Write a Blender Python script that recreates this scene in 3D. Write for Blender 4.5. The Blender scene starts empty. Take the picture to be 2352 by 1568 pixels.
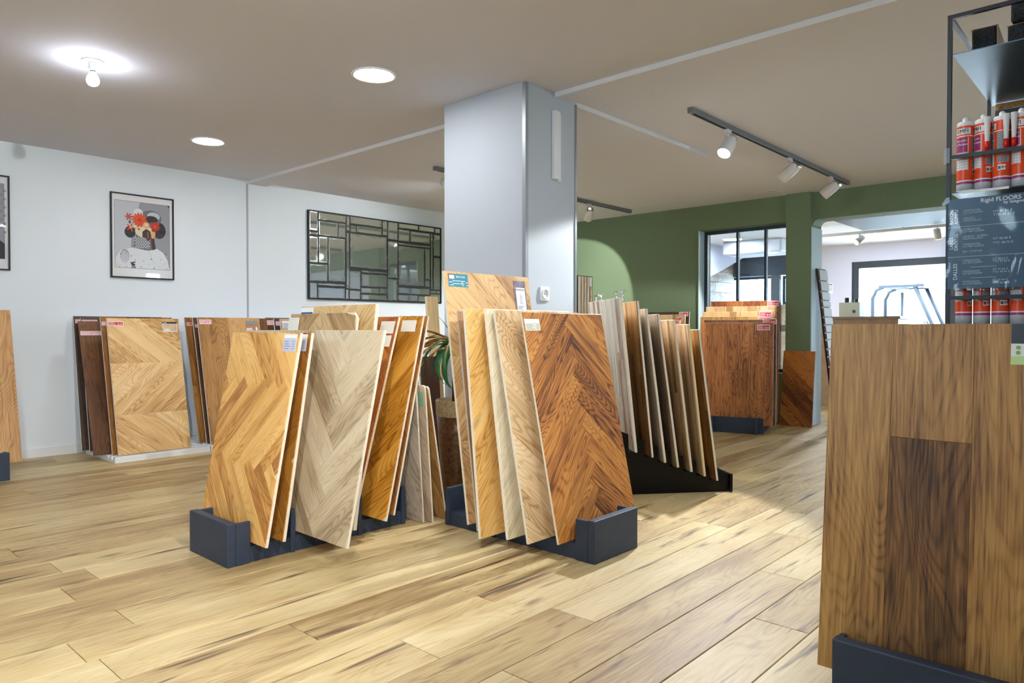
import bpy, bmesh, math, random
from mathutils import Vector, Matrix
random.seed(7)
sc = bpy.context.scene
col = sc.collection
PI = math.pi
H = 2.5

# ------------------------------------------------------------------ camera, world, exposure
cam_d = bpy.data.cameras.new('camera'); cam = bpy.data.objects.new('camera', cam_d); col.objects.link(cam)
YAW, PIT = math.radians(42.43), math.radians(-0.915)
fw = Vector((math.cos(YAW)*math.cos(PIT), math.sin(YAW)*math.cos(PIT), math.sin(PIT)))
cam.location = (0, 0, 1.026)
cam.rotation_euler = fw.to_track_quat('-Z', 'Y').to_euler()
cam_d.sensor_width = 36.0; cam_d.lens = 1640.2/2352*36.0
cam_d.clip_start = 0.05; cam_d.clip_end = 200
sc.camera = cam
sc.view_settings.view_transform = 'Standard'; sc.view_settings.look = 'None'
sc.view_settings.gamma = 1.0; sc.view_settings.use_curve_mapping = False
sc.view_settings.exposure = 0.78
sc.cycles.max_bounces = 10; sc.cycles.diffuse_bounces = 5; sc.cycles.glossy_bounces = 4
sc.cycles.transparent_max_bounces = 12; sc.cycles.sample_clamp_indirect = 6.0
sc.cycles.caustics_reflective = False; sc.cycles.caustics_refractive = False

world = bpy.data.worlds.new('world'); sc.world = world; world.use_nodes = True
bg = world.node_tree.nodes['Background']
bg.inputs['Color'].default_value = (0.74, 0.87, 1.0, 1); bg.inputs['Strength'].default_value = 15.0

def portal(name, loc, rot, sx, sy):
    l = bpy.data.lights.new(name, 'AREA'); l.shape = 'RECTANGLE'; l.size = sx; l.size_y = sy
    l.cycles.is_portal = True
    o = bpy.data.objects.new(name, l); o.location = loc; o.rotation_euler = rot; col.objects.link(o)
portal('portal_front', (-2.32, 2.0, 2.0), (0, -PI/2, 0), .8, 1.2)
portal('portal_right', (5.4, -2.72, 2.02), (PI/2, 0, 0), 2.0, .55)
portal('portal_far', (13.3, 3.9, 1.1), (0, PI/2, 0), 2.2, 5.0)

def spot(loc, direction, power, size_deg, blend=.25, color=(.96, .985, 1.0), r=.03):
    l = bpy.data.lights.new('spot_lamp', 'SPOT'); l.energy = power; l.spot_size = math.radians(size_deg)
    l.spot_blend = blend; l.color = color; l.shadow_soft_size = r
    o = bpy.data.objects.new('spot_lamp', l); col.objects.link(o); o.location = loc
    o.rotation_euler = Vector(direction).to_track_quat('-Z', 'Y').to_euler()
    return o

# ------------------------------------------------------------------ materials
def lin(c):
    def f(v):
        v /= 255.0
        return v/12.92 if v <= .04045 else ((v+.055)/1.055)**2.4
    return (f(c[0]), f(c[1]), f(c[2]), 1)
MATS = {}
def plain(name, rgb, rough=.5, metal=0.0, spec=.5, emit=None, estr=0, bump=0, bscale=60, var=0):
    if name in MATS: return MATS[name]
    m = bpy.data.materials.new(name); m.use_nodes = True; MATS[name] = m
    nt = m.node_tree; b = nt.nodes['Principled BSDF']
    b.inputs['Base Color'].default_value = lin(rgb); b.inputs['Roughness'].default_value = rough
    b.inputs['Metallic'].default_value = metal; b.inputs['Specular IOR Level'].default_value = spec
    if emit:
        b.inputs['Emission Color'].default_value = lin(emit); b.inputs['Emission Strength'].default_value = estr
    if bump or var:
        tc = nt.nodes.new('ShaderNodeTexCoord'); n = nt.nodes.new('ShaderNodeTexNoise')
        n.inputs['Scale'].default_value = bscale; n.inputs['Detail'].default_value = 4
        nt.links.new(tc.outputs['Object'], n.inputs['Vector'])
        if bump:
            bp = nt.nodes.new('ShaderNodeBump'); bp.inputs['Strength'].default_value = bump; bp.inputs['Distance'].default_value = .004
            nt.links.new(n.outputs['Fac'], bp.inputs['Height']); nt.links.new(bp.outputs['Normal'], b.inputs['Normal'])
        if var:
            r = nt.nodes.new('ShaderNodeValToRGB'); c = lin(rgb)
            r.color_ramp.elements[0].position = .3; r.color_ramp.elements[1].position = .7
            r.color_ramp.elements[0].color = tuple(max(0, v*(1-var)) for v in c[:3])+(1,)
            r.color_ramp.elements[1].color = tuple(min(1, v*(1+var)) for v in c[:3])+(1,)
            nt.links.new(n.outputs['Fac'], r.inputs['Fac']); nt.links.new(r.outputs['Color'], b.inputs['Base Color'])
    return m

def wood(name, light, mid, dark, ring=.35, fib=.45, tone=.45, var=.35, rings=20.0, scale=1.0, knots=.5, cracks=.5, rough=.5, spec=.4, kcol=(60, 34, 16), bump=.12):
    """Procedural timber, grain running along each plank's own local X."""
    if name in MATS: return MATS[name]
    m = bpy.data.materials.new(name); m.use_nodes = True; MATS[name] = m
    nt = m.node_tree; N = nt.nodes; L = nt.links; b = N['Principled BSDF']
    def math_(op, a, bb=None, c=None):
        n = N.new('ShaderNodeMath'); n.operation = op
        for i, v in enumerate((a, bb, c)):
            if v is None: continue
            if isinstance(v, (int, float)): n.inputs[i].default_value = v
            else: L.new(v, n.inputs[i])
        return n.outputs[0]
    tc = N.new('ShaderNodeTexCoord'); oi = N.new('ShaderNodeObjectInfo')
    cb = N.new('ShaderNodeCombineXYZ')
    L.new(math_('MULTIPLY', oi.outputs['Random'], 37.0), cb.inputs[0])
    L.new(math_('MULTIPLY', oi.outputs['Random'], 91.0), cb.inputs[1])
    L.new(math_('MULTIPLY', oi.outputs['Random'], 53.0), cb.inputs[2])
    ad = N.new('ShaderNodeVectorMath'); ad.operation = 'ADD'
    L.new(tc.outputs['Object'], ad.inputs[0]); L.new(cb.outputs[0], ad.inputs[1])
    def mapped(sx, sy):
        v = N.new('ShaderNodeVectorMath'); v.operation = 'MULTIPLY'
        L.new(ad.outputs[0], v.inputs[0]); v.inputs[1].default_value = (sx*scale, sy*scale, sy*scale)
        return v.outputs[0]
    def noise(vec, sc_, det=3, rgh=.55, dist=0.0):
        n = N.new('ShaderNodeTexNoise'); n.inputs['Scale'].default_value = sc_; n.inputs['Detail'].default_value = det
        n.inputs['Roughness'].default_value = rgh; n.inputs['Distortion'].default_value = dist
        L.new(vec, n.inputs['Vector']); return n.outputs['Fac']
    nA = noise(mapped(.9, 5.0), 1.0, 2, .45, .3)
    ringv = math_('POWER', math_('MULTIPLY_ADD', math_('SINE', math_('MULTIPLY', nA, rings*2.0*6.283)), .5, .5), 3.0)
    nB = noise(mapped(7, 150), 1.0, 3, .6)
    nB2 = noise(mapped(3.0, 75), 1.0, 3, .6, .3)
    nC = noise(mapped(1.2, 5.5), 1.3, 2, .5)
    f = math_('MULTIPLY_ADD', math_('SUBTRACT', ringv, .31), -ring*.7, .5)
    f = math_('ADD', f, math_('MULTIPLY', math_('SUBTRACT', nB, .5), fib*1.5))
    f = math_('ADD', f, math_('MULTIPLY', math_('SUBTRACT', nB2, .5), fib*1.1))
    f = math_('ADD', f, math_('MULTIPLY', math_('SUBTRACT', nC, .5), tone*1.6))
    f = math_('ADD', f, math_('MULTIPLY', math_('SUBTRACT', oi.outputs['Random'], .5), var))
    r = N.new('ShaderNodeValToRGB'); e = r.color_ramp.elements
    e[0].position = .12; e[0].color = lin(dark); e[1].position = .88; e[1].color = lin(light)
    x = e.new(.5); x.color = lin(mid)
    L.new(f, r.inputs['Fac']); colr = r.outputs['Color']
    if knots > 0:
        vo = N.new('ShaderNodeTexVoronoi'); vo.inputs['Scale'].default_value = 1.0
        ds = N.new('ShaderNodeVectorMath'); ds.operation = 'ADD'
        L.new(mapped(1.6, 5.2), ds.inputs[0])
        sm = N.new('ShaderNodeVectorMath'); sm.operation = 'SCALE'; sm.inputs['Scale'].default_value = .12
        nn = N.new('ShaderNodeTexNoise'); nn.inputs['Scale'].default_value = 6; L.new(mapped(2, 8), nn.inputs['Vector'])
        L.new(nn.outputs['Color'], sm.inputs[0]); L.new(sm.outputs[0], ds.inputs[1])
        L.new(ds.outputs[0], vo.inputs['Vector'])
        kr = N.new('ShaderNodeMapRange'); kr.inputs['From Min'].default_value = .025; kr.inputs['From Max'].default_value = .13
        kr.inputs['To Min'].default_value = knots; kr.inputs['To Max'].default_value = 0
        L.new(vo.outputs['Distance'], kr.inputs['Value'])
        mx = N.new('ShaderNodeMix'); mx.data_type = 'RGBA'
        L.new(kr.outputs[0], mx.inputs[0]); L.new(colr, mx.inputs[6]); mx.inputs[7].default_value = lin(kcol)
        colr = mx.outputs[2]
    if cracks > 0:
        nD = noise(mapped(1.6, 24), 1.0, 3, .55, .6)
        cr = N.new('ShaderNodeMapRange'); cr.inputs['From Min'].default_value = .60; cr.inputs['From Max'].default_value = .70
        cr.inputs['To Max'].default_value = cracks; L.new(nD, cr.inputs['Value'])
        mx = N.new('ShaderNodeMix'); mx.data_type = 'RGBA'
        L.new(cr.outputs[0], mx.inputs[0]); L.new(colr, mx.inputs[6]); mx.inputs[7].default_value = lin(kcol)
        colr = mx.outputs[2]
    L.new(colr, b.inputs['Base Color'])
    b.inputs['Roughness'].default_value = rough; b.inputs['Specular IOR Level'].default_value = spec
    if bump:
        bp = N.new('ShaderNodeBump'); bp.inputs['Strength'].default_value = bump; bp.inputs['Distance'].default_value = .003
        L.new(f, bp.inputs['Height']); L.new(bp.outputs['Normal'], b.inputs['Normal'])
    return m

def ply(name, light, dark, freq=900, speck=.3):
    """Board edge: plies running parallel to the face (layers along local Z) with voids and specks."""
    if name in MATS: return MATS[name]
    m = bpy.data.materials.new(name); m.use_nodes = True; MATS[name] = m
    nt = m.node_tree; N = nt.nodes; L = nt.links; b = N['Principled BSDF']
    tc = N.new('ShaderNodeTexCoord'); sp = N.new('ShaderNodeSeparateXYZ'); L.new(tc.outputs['Object'], sp.inputs[0])
    s = N.new('ShaderNodeMath'); s.operation = 'MULTIPLY'; L.new(sp.outputs['Z'], s.inputs[0]); s.inputs[1].default_value = freq
    si = N.new('ShaderNodeMath'); si.operation = 'SINE'; L.new(s.outputs[0], si.inputs[0])
    n = N.new('ShaderNodeTexNoise'); n.inputs['Scale'].default_value = 70; n.inputs['Detail'].default_value = 3
    L.new(tc.outputs['Object'], n.inputs['Vector'])
    mr = N.new('ShaderNodeMapRange'); mr.inputs['From Min'].default_value = .60; mr.inputs['From Max'].default_value = .70
    mr.inputs['To Max'].default_value = speck; L.new(n.outputs['Fac'], mr.inputs['Value'])
    a = N.new('ShaderNodeMath'); a.operation = 'MULTIPLY_ADD'; L.new(si.outputs[0], a.inputs[0]); a.inputs[1].default_value = .12
    L.new(mr.outputs[0], a.inputs[2])
    mx = N.new('ShaderNodeMix'); mx.data_type = 'RGBA'; mx.clamp_factor = True
    L.new(a.outputs[0], mx.inputs[0]); mx.inputs[6].default_value = lin(light); mx.inputs[7].default_value = lin(dark)
    L.new(mx.outputs[2], b.inputs['Base Color']); b.inputs['Roughness'].default_value = .7
    return m

def clear(name, tint=(255, 255, 255), gloss_rough=.02, ior=1.45, haze=0.0, bump=0):
    """Thin clear sheet: transmits straight, reflects by Fresnel."""
    if name in MATS: return MATS[name]
    m = bpy.data.materials.new(name); m.use_nodes = True; MATS[name] = m
    nt = m.node_tree; N = nt.nodes; L = nt.links; N.remove(N['Principled BSDF']); out = N['Material Output']
    tr = N.new('ShaderNodeBsdfTransparent'); tr.inputs['Color'].default_value = lin(tint)
    gl = N.new('ShaderNodeBsdfGlossy'); gl.inputs['Roughness'].default_value = gloss_rough
    # Schlick reflectance from |N.I|, the same on both faces of the thin pane
    ge = N.new('ShaderNodeNewGeometry'); dp = N.new('ShaderNodeVectorMath'); dp.operation = 'DOT_PRODUCT'
    L.new(ge.outputs['Normal'], dp.inputs[0]); L.new(ge.outputs['Incoming'], dp.inputs[1])
    def mth(op, a, b=None):
        n = N.new('ShaderNodeMath'); n.operation = op
        if isinstance(a, float): n.inputs[0].default_value = a
        else: L.new(a, n.inputs[0])
        if b is not None:
            if isinstance(b, float): n.inputs[1].default_value = b
            else: L.new(b, n.inputs[1])
        return n.outputs[0]
    f0 = ((ior-1)/(ior+1))**2
    p5 = mth('POWER', mth('SUBTRACT', 1.0, mth('ABSOLUTE', dp.outputs['Value'])), 5.0)
    fac = mth('ADD', mth('MULTIPLY', p5, 1.0-f0), f0)
    mx = N.new('ShaderNodeMixShader'); L.new(fac, mx.inputs[0]); L.new(tr.outputs[0], mx.inputs[1]); L.new(gl.outputs[0], mx.inputs[2])
    last = mx.outputs[0]
    if bump:
        tc = N.new('ShaderNodeTexCoord'); n = N.new('ShaderNodeTexNoise'); n.inputs['Scale'].default_value = 14; n.inputs['Detail'].default_value = 2
        L.new(tc.outputs['Object'], n.inputs['Vector']); bp = N.new('ShaderNodeBump'); bp.inputs['Strength'].default_value = bump; bp.inputs['Distance'].default_value = .02
        L.new(n.outputs['Fac'], bp.inputs['Height']); L.new(bp.outputs[0], gl.inputs['Normal']); L.new(bp.outputs[0], dp.inputs[0])
    if haze:
        df = N.new('ShaderNodeBsdfDiffuse'); df.inputs['Color'].default_value = (.9, .95, 1, 1)
        m2 = N.new('ShaderNodeMixShader'); m2.inputs[0].default_value = haze; L.new(last, m2.inputs[1]); L.new(df.outputs[0], m2.inputs[2]); last = m2.outputs[0]
    L.new(last, out.inputs['Surface'])
    return m

def mirror_mat():
    m = bpy.data.materials.new('antique_mirror'); m.use_nodes = True
    nt = m.node_tree; N = nt.nodes; L = nt.links; b = N['Principled BSDF']
    tc = N.new('ShaderNodeTexCoord'); oi = N.new('ShaderNodeObjectInfo')
    ad = N.new('ShaderNodeVectorMath'); ad.operation = 'ADD'; L.new(tc.outputs['Object'], ad.inputs[0])
    cb = N.new('ShaderNodeCombineXYZ')
    mu = N.new('ShaderNodeMath'); mu.operation = 'MULTIPLY'; mu.inputs[1].default_value = 40; L.new(oi.outputs['Random'], mu.inputs[0])
    L.new(mu.outputs[0], cb.inputs[0]); L.new(cb.outputs[0], ad.inputs[1])
    n = N.new('ShaderNodeTexNoise'); n.inputs['Scale'].default_value = 9; n.inputs['Detail'].default_value = 6; L.new(ad.outputs[0], n.inputs['Vector'])
    # tarnish grows in from the pane edge: Generated coordinates give the distance to the edge
    sp = N.new('ShaderNodeSeparateXYZ'); L.new(tc.outputs['Generated'], sp.inputs[0])
    def edge(o):
        a = N.new('ShaderNodeMath'); a.operation = 'SUBTRACT'; L.new(o, a.inputs[0]); a.inputs[1].default_value = .5
        c = N.new('ShaderNodeMath'); c.operation = 'ABSOLUTE'; L.new(a.outputs[0], c.inputs[0]); return c.outputs[0]
    mxx = N.new('ShaderNodeMath'); mxx.operation = 'MAXIMUM'; L.new(edge(sp.outputs['X']), mxx.inputs[0]); L.new(edge(sp.outputs['Y']), mxx.inputs[1])
    s = N.new('ShaderNodeMath'); s.operation = 'MULTIPLY_ADD'; L.new(n.outputs['Fac'], s.inputs[0]); s.inputs[1].default_value = .25; L.new(mxx.outputs[0], s.inputs[2])
    mr = N.new('ShaderNodeMapRange'); mr.inputs['From Min'].default_value = .54; mr.inputs['From Max'].default_value = .70; L.new(s.outputs[0], mr.inputs['Value'])
    r = N.new('ShaderNodeMix'); r.data_type = 'RGBA'; L.new(mr.outputs[0], r.inputs[0])
    r.inputs[6].default_value = lin((226, 236, 232)); r.inputs[7].default_value = lin((120, 122, 112))
    L.new(r.outputs[2], b.inputs['Base Color']); b.inputs['Metallic'].default_value = .88
    rr = N.new('ShaderNodeMapRange'); rr.inputs['To Min'].default_value = .03; rr.inputs['To Max'].default_value = .5
    L.new(mr.outputs[0], rr.inputs['Value']); L.new(rr.outputs[0], b.inputs['Roughness'])
    return m

# ------------------------------------------------------------------ mesh helpers
class MB:
    def __init__(s): s.v = []; s.f = []; s.m = []; s.sm = []
    def add(s, vs, fs, mi=0, smooth=False):
        o = len(s.v); s.v += [tuple(v) for v in vs]; s.f += [tuple(i+o for i in f) for f in fs]
        s.m += [mi]*len(fs); s.sm += [smooth]*len(fs); return s
    def box(s, x0, x1, y0, y1, z0, z1, mi=0, M=None):
        x0, x1 = min(x0, x1), max(x0, x1); y0, y1 = min(y0, y1), max(y0, y1); z0, z1 = min(z0, z1), max(z0, z1)
        vs = [(x0,y0,z0),(x1,y0,z0),(x1,y1,z0),(x0,y1,z0),(x0,y0,z1),(x1,y0,z1),(x1,y1,z1),(x0,y1,z1)]
        if M: vs = [M @ Vector(v) for v in vs]
        return s.add(vs, [(0,3,2,1),(4,5,6,7),(0,1,5,4),(1,2,6,5),(2,3,7,6),(3,0,4,7)], mi)
    def prism(s, poly, z0, z1, mi=0, inset=0.0, M=None):
        """extrude a CCW polygon in XY from z0 to z1, the top edge chamfered by inset"""
        n = len(poly); P = [Vector((p[0], p[1])) for p in poly]
        vs = [(p.x, p.y, z0) for p in P]; fs = [tuple(reversed(range(n)))]
        if inset > 0:
            Q = []
            for i in range(n):
                a, b, c = P[i-1], P[i], P[(i+1) % n]
                d1 = (b-a).normalized(); d2 = (c-b).normalized(); n1 = Vector((-d1.y, d1.x)); n2 = Vector((-d2.y, d2.x))
                k = n1+n2; q = k.length_squared
                Q.append(b + k*(2*inset/q) if q > .3 else b + n1*inset)
            vs += [(p.x, p.y, z1-inset*.7) for p in P] + [(q.x, q.y, z1) for q in Q]
            fs += [(i, (i+1) % n, n+(i+1) % n, n+i) for i in range(n)]
            fs += [(n+i, n+(i+1) % n, 2*n+(i+1) % n, 2*n+i) for i in range(n)]
            fs.append(tuple(range(2*n, 3*n)))
        else:
            vs += [(p.x, p.y, z1) for p in P]
            fs += [(i, (i+1) % n, n+(i+1) % n, n+i) for i in range(n)]; fs.append(tuple(range(n, 2*n)))
        if M: vs = [M @ Vector(v) for v in vs]
        return s.add(vs, fs, mi)
    def lathe(s, prof, seg=24, mi=0, M=None, mis=None, cap=True):
        """profile [(r,z)] turned about Z"""
        vs = []; fs = []; ms = []
        for r, z in prof:
            for k in range(seg):
                a = 2*PI*k/seg; vs.append((r*math.cos(a), r*math.sin(a), z))
        for i in range(len(prof)-1):
            for k in range(seg):
                k2 = (k+1) % seg
                fs.append((i*seg+k, i*seg+k2, (i+1)*seg+k2, (i+1)*seg+k)); ms.append(mis[i] if mis else mi)
        if M: vs = [M @ Vector(v) for v in vs]
        o = len(s.v); s.add(vs, fs, mi, True); s.m[-len(ms):] = ms
        if cap:
            s.add([], [], 0)
            s.f.append(tuple(reversed(range(o, o+seg)))); s.m.append(mis[0] if mis else mi); s.sm.append(False)
            e = o+(len(prof)-1)*seg
            s.f.append(tuple(range(e, e+seg))); s.m.append(mis[-1] if mis else mi); s.sm.append(False)
        return s
    def tube(s, pts, r, seg=8, mi=0):
        P = [Vector(p) for p in pts]; rings = []; up = Vector((0, 0, 1))
        for i, p in enumerate(P):
            t = (P[min(i+1, len(P)-1)]-P[max(i-1, 0)]).normalized()
            a = t.cross(up if abs(t.z) < .95 else Vector((1, 0, 0))).normalized(); b = t.cross(a)
            rr = r[i] if isinstance(r, (list, tuple)) else r
            rings.append([p+a*math.cos(2*PI*k/seg)*rr+b*math.sin(2*PI*k/seg)*rr for k in range(seg)])
        vs = [v for R_ in rings for v in R_]; fs = []
        for i in range(len(P)-1):
            for k in range(seg):
                k2 = (k+1) % seg; fs.append((i*seg+k, (i+1)*seg+k, (i+1)*seg+k2, i*seg+k2))
        fs.append(tuple(range(seg))); fs.append(tuple(reversed(range((len(P)-1)*seg, len(P)*seg))))
        return s.add(vs, fs, mi, True)
    def build(s, name, mats, parent=None, loc=(0, 0, 0), rot=(0, 0, 0), bevel=0, fix=True):
        me = bpy.data.meshes.new(name); me.from_pydata(s.v, [], s.f)
        if not isinstance(mats, (list, tuple)): mats = [mats]
        for m in mats: me.materials.append(m)
        me.polygons.foreach_set('material_index', s.m); me.polygons.foreach_set('use_smooth', s.sm)
        if fix:
            b = bmesh.new(); b.from_mesh(me); bmesh.ops.recalc_face_normals(b, faces=b.faces); b.to_mesh(me); b.free()
        me.update()
        o = bpy.data.objects.new(name, me); col.objects.link(o); o.location = loc; o.rotation_euler = rot
        if parent: o.parent = parent
        if bevel:
            bv = o.modifiers.new('bevel', 'BEVEL'); bv.width = bevel; bv.segments = 2; bv.limit_method = 'ANGLE'
        return o
def thing(name, label, cat, loc=(0, 0, 0), group=None, M=None, rz=0):
    o = bpy.data.objects.new(name, None); col.objects.link(o); o.empty_display_size = .1
    if M: o.matrix_world = M
    else: o.location = loc; o.rotation_euler = (0, 0, rz)
    o['label'] = label; o['category'] = cat
    if group: o['group'] = group
    return o
def tag(o, label, cat, group=None):
    o['label'] = label; o['category'] = cat
    if group: o['group'] = group
    return o
def struct(o): o['kind'] = 'structure'; return o
def frame(o, x, y):
    x = Vector(x).normalized(); y = Vector(y).normalized(); z = x.cross(y).normalized(); y = z.cross(x)
    M = Matrix((x, y, z)).transposed().to_4x4(); M.translation = Vector(o); return M
def aim(loc, d):
    M = Vector(d).to_track_quat('Z', 'Y').to_matrix().to_4x4(); M.translation = Vector(loc); return M

TEXTS = []   # (parent, mat, list of (string,x,y,size,rot,align,bold), z, bend)
def text(parent, mat, items, z=.0006, bend=None, name='lettering', bold=0.0): TEXTS.append((parent, mat, items, z, bend, name, bold))
def flush_text():
    tmp = []
    for T in TEXTS:
        row = []
        for it in T[2]:
            cu = bpy.data.curves.new('t', 'FONT'); cu.body = it[0]; cu.size = 1.0; cu.align_x = it[5] if len(it) > 5 else 'LEFT'
            cu.align_y = 'CENTER'; cu.resolution_u = 3
            ob = bpy.data.objects.new('t', cu); col.objects.link(ob); row.append(ob)
        tmp.append(row)
    dg = bpy.context.evaluated_depsgraph_get(); dg.update()
    for T, row in zip(TEXTS, tmp):
        mb = MB()
        for it, ob in zip(T[2], row):
            me = bpy.data.meshes.new_from_object(ob.evaluated_get(dg)); bt = bmesh.new(); bt.from_mesh(me); bmesh.ops.triangulate(bt, faces=bt.faces)
            if T[4]: bmesh.ops.subdivide_edges(bt, edges=bt.edges, cuts=3, use_grid_fill=True)
            bt.to_mesh(me); bt.free()
            rot = it[4] if len(it) > 4 else 0
            xs = it[6] if len(it) > 6 else 1.0
            c, s_ = math.cos(rot), math.sin(rot); d = T[6]
            fs = [tuple(p.vertices) for p in me.polygons]
            # heavier weight: the outline repeated with small shifts (an outset would break letters such as M)
            for lk, (dx, dy) in enumerate(((d, 0), (-d, 0), (0, d), (0, -d), (0, 0)) if d else ((0, 0),)):
                vs = []
                for v in me.vertices:
                    x, y = (v.co.x+dx)*xs*it[3], (v.co.y+dy)*it[3]; X, Y = it[1]+x*c-y*s_, it[2]+x*s_+y*c
                    if T[4]:
                        R_, a0 = T[4]; R_ += lk*.00005; a = a0 + X/R_; vs.append((R_*math.sin(a), -R_*math.cos(a), Y))
                    else: vs.append((X, Y, T[3]+lk*.00005))
                mb.add(vs, fs)
            bpy.data.meshes.remove(me)
        mb.build(T[5], T[1], T[0], fix=False)
        for ob in row:
            cu = ob.data; bpy.data.objects.remove(ob); bpy.data.curves.remove(cu)

# ------------------------------------------------------------------ common materials
M_wall = plain('white_wall_paint', (233, 240, 246), .75, bump=.05, bscale=120)
M_ceil = plain('ceiling_paint', (216, 215, 222), .85, bump=.08, bscale=30)
M_green = plain('green_wall_paint', (112, 130, 98), .7, bump=.05, bscale=90, var=.04)
M_trimw = plain('white_lacquer', (236, 238, 240), .4)
M_alu = plain('brushed_aluminium', (170, 175, 180), .35, .9)
M_trackgrey = plain('track_grey', (128, 132, 138), .45, .3)
M_black = plain('matt_black', (16, 17, 19), .5)
M_blackgloss = plain('black_lacquer', (3, 3, 3), .35, spec=.25)
M_anth = plain('anthracite_paint', (42, 54, 72), .55, bump=.15, bscale=18, var=.12)
M_steel = plain('black_steel', (14, 18, 25), .4, .2)
M_navy = plain('navy_laminate', (22, 27, 36), .35)
M_spotw = plain('spot_white', (226, 222, 220), .4)
M_chrome = plain('chrome', (210, 212, 214), .15, 1.0)
M_glass = clear('window_glass', (246, 252, 255), .01)
M_pglass = clear('picture_glass', (255, 255, 255), .03)
M_frameblue = plain('window_frame_slate', (48, 58, 68), .45)
M_lamp = plain('lamp_face', (255, 255, 255), .5, emit=(255, 250, 244), estr=14)
M_disc = plain('downlight_face', (255, 255, 255), .5, emit=(252, 252, 255), estr=60)
M_card = plain('white_card', (240, 240, 242), .55)
M_ink = plain('grey_ink', (96, 98, 108), .6)
M_red = plain('label_red', (206, 58, 66), .5)
M_pink = plain('label_pink', (228, 150, 158), .5)
M_blue = plain('label_blue', (30, 78, 140), .5)
M_teal = plain('label_teal', (0, 128, 150), .5)
M_white = plain('white_ink', (244, 244, 246), .5)
M_ply = ply('birch_ply_edge', (226, 216, 196), (130, 104, 74))
M_plygrey = ply('grey_ply_edge', (186, 178, 166), (104, 92, 78))
M_mdf = plain('white_edge_band', (244, 244, 244), .5)
M_linew = plain('line_white', (235, 236, 238), .5)

# ------------------------------------------------------------------ SETTING
M_floor = wood('oak_floor', (216, 196, 150), (192, 167, 116), (148, 116, 72), ring=.16, fib=.35, tone=.6, var=.42, knots=.6, cracks=.9, rough=.5, spec=.8, kcol=(66, 38, 18), rings=14)
fl = struct(MB().box(-2.6, 13.2, -3.0, 8.2, -.12, -.004).build('floor', plain('floor_joint', (120, 88, 56), .7)))
joint = {(3.452): .937, 3.06: .873, 2.66: .94, 2.263: .764, 2.07: 1.303, 1.67: 1.485, 1.472: 2.036, 1.87: 1.935, .876: 2.449, 1.078: 2.952, 1.281: 3.56}
PW = .1967
plank_me = {}
def floor_plank(x0, x1, y):
    g = .0012; L = x1-x0
    key = round(L, 3)
    if key not in plank_me:
        poly = [(-L/2+g, -PW/2+g), (L/2-g, -PW/2+g), (L/2-g, PW/2-g), (-L/2+g, PW/2-g)]
        o = MB().prism(poly, -.006, 0, inset=.0022).build('plank', M_floor); plank_me[key] = o.data
    else:
        o = bpy.data.objects.new('plank', plank_me[key]); col.objects.link(o)
    o.parent = fl; o.location = ((x0+x1)/2, y+PW/2, 0)
for k in range(-5, 30):
    y = .876+PW*k
    j = None
    for a, b in joint.items():
        if abs(a-y) < .05: j = b
    if j is None: j = random.uniform(0, 2)
    x = j-2.0*math.ceil((j+.6)/2.0)
    xe = 7.9
    while x < xe:
        x0, x1 = max(x, -.8), min(x+2.0, xe)
        if x1-x0 > .02: floor_plank(x0, x1, y)
        x += 2.0
# beyond the passage and behind the camera the boards are too foreshortened (or out of view): one joined field
far = MB()
rows = []
for k in range(-18, 38):
    y = .876+PW*k; x = 7.9-random.uniform(0, 1.6)
    x = 7.9 if 1 else x
    while x < 13.1:
        x1 = min(x+random.uniform(1.2, 2), 13.15)
        far.prism([(x+.001, y+.001), (x1-.001, y+.001), (x1-.001, y+PW-.001), (x+.001, y+PW-.001)], -.006, 0); x = x1
    far.prism([(-2.5, y+.001), (-.801, y+.001), (-.801, y+PW-.001), (-2.5, y+PW-.001)], -.006, 0)
    if y < -.15:
        far.prism([(-.8, y+.001), (7.9, y+.001), (7.9, y+PW-.001), (-.8, y+PW-.001)], -.006, 0)
o = far.build('floorboards', M_floor, fl); o['kind'] = 'stuff'

struct(MB().box(-2.6, 13.3, -3.0, 8.2, H, H+.15).build('ceiling', M_ceil))
struct(MB().box(-2.6, 7.81, 6.71, 6.9, 0, H).build('wall_left', M_wall))
# green wall with the glazed opening and the passage
w = MB()
w.box(7.81, 8.1, 4.113, 6.9, 0, H)
w.box(7.81, 8.1, 3.06, 4.113, 2.21, H); w.box(7.81, 8.1, 3.06, 4.113, 0, .55)
w.box(7.81, 8.1, -3.0, .1, 0, H)
struct(w.build('wall_back', M_green))
# header over the passage with a rounded left end, pilaster
w = MB()
hp = [(2.80, H), (2.80, 2.14)]
for i in range(7):
    a = PI/2*i/6; hp.append((2.80-.07+.07*math.cos(a), 2.14+.07*math.sin(a)))
hp += [(.1, 2.21), (.1, H)]
Mx = Matrix(((0, 0, 1, 0), (1, 0, 0, 0), (0, 1, 0, 0), (0, 0, 0, 1)))
w.prism(hp, 7.84, 8.1, M=Mx)
struct(w.build('trim_1', M_green))
struct(MB().box(7.775, 8.1, 2.80, 3.06, 0, H).build('trim_2', M_green))
M_reveal = plain('pale_blue_reveal', (196, 216, 220), .6)
struct(MB().box(7.80, 8.105, 2.792, 2.80, 0, 2.13).build('trim_3', M_reveal))
struct(MB().box(7.79, 7.925, 4.105, 4.113, .55, 2.205).build('trim_4', M_reveal))
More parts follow.
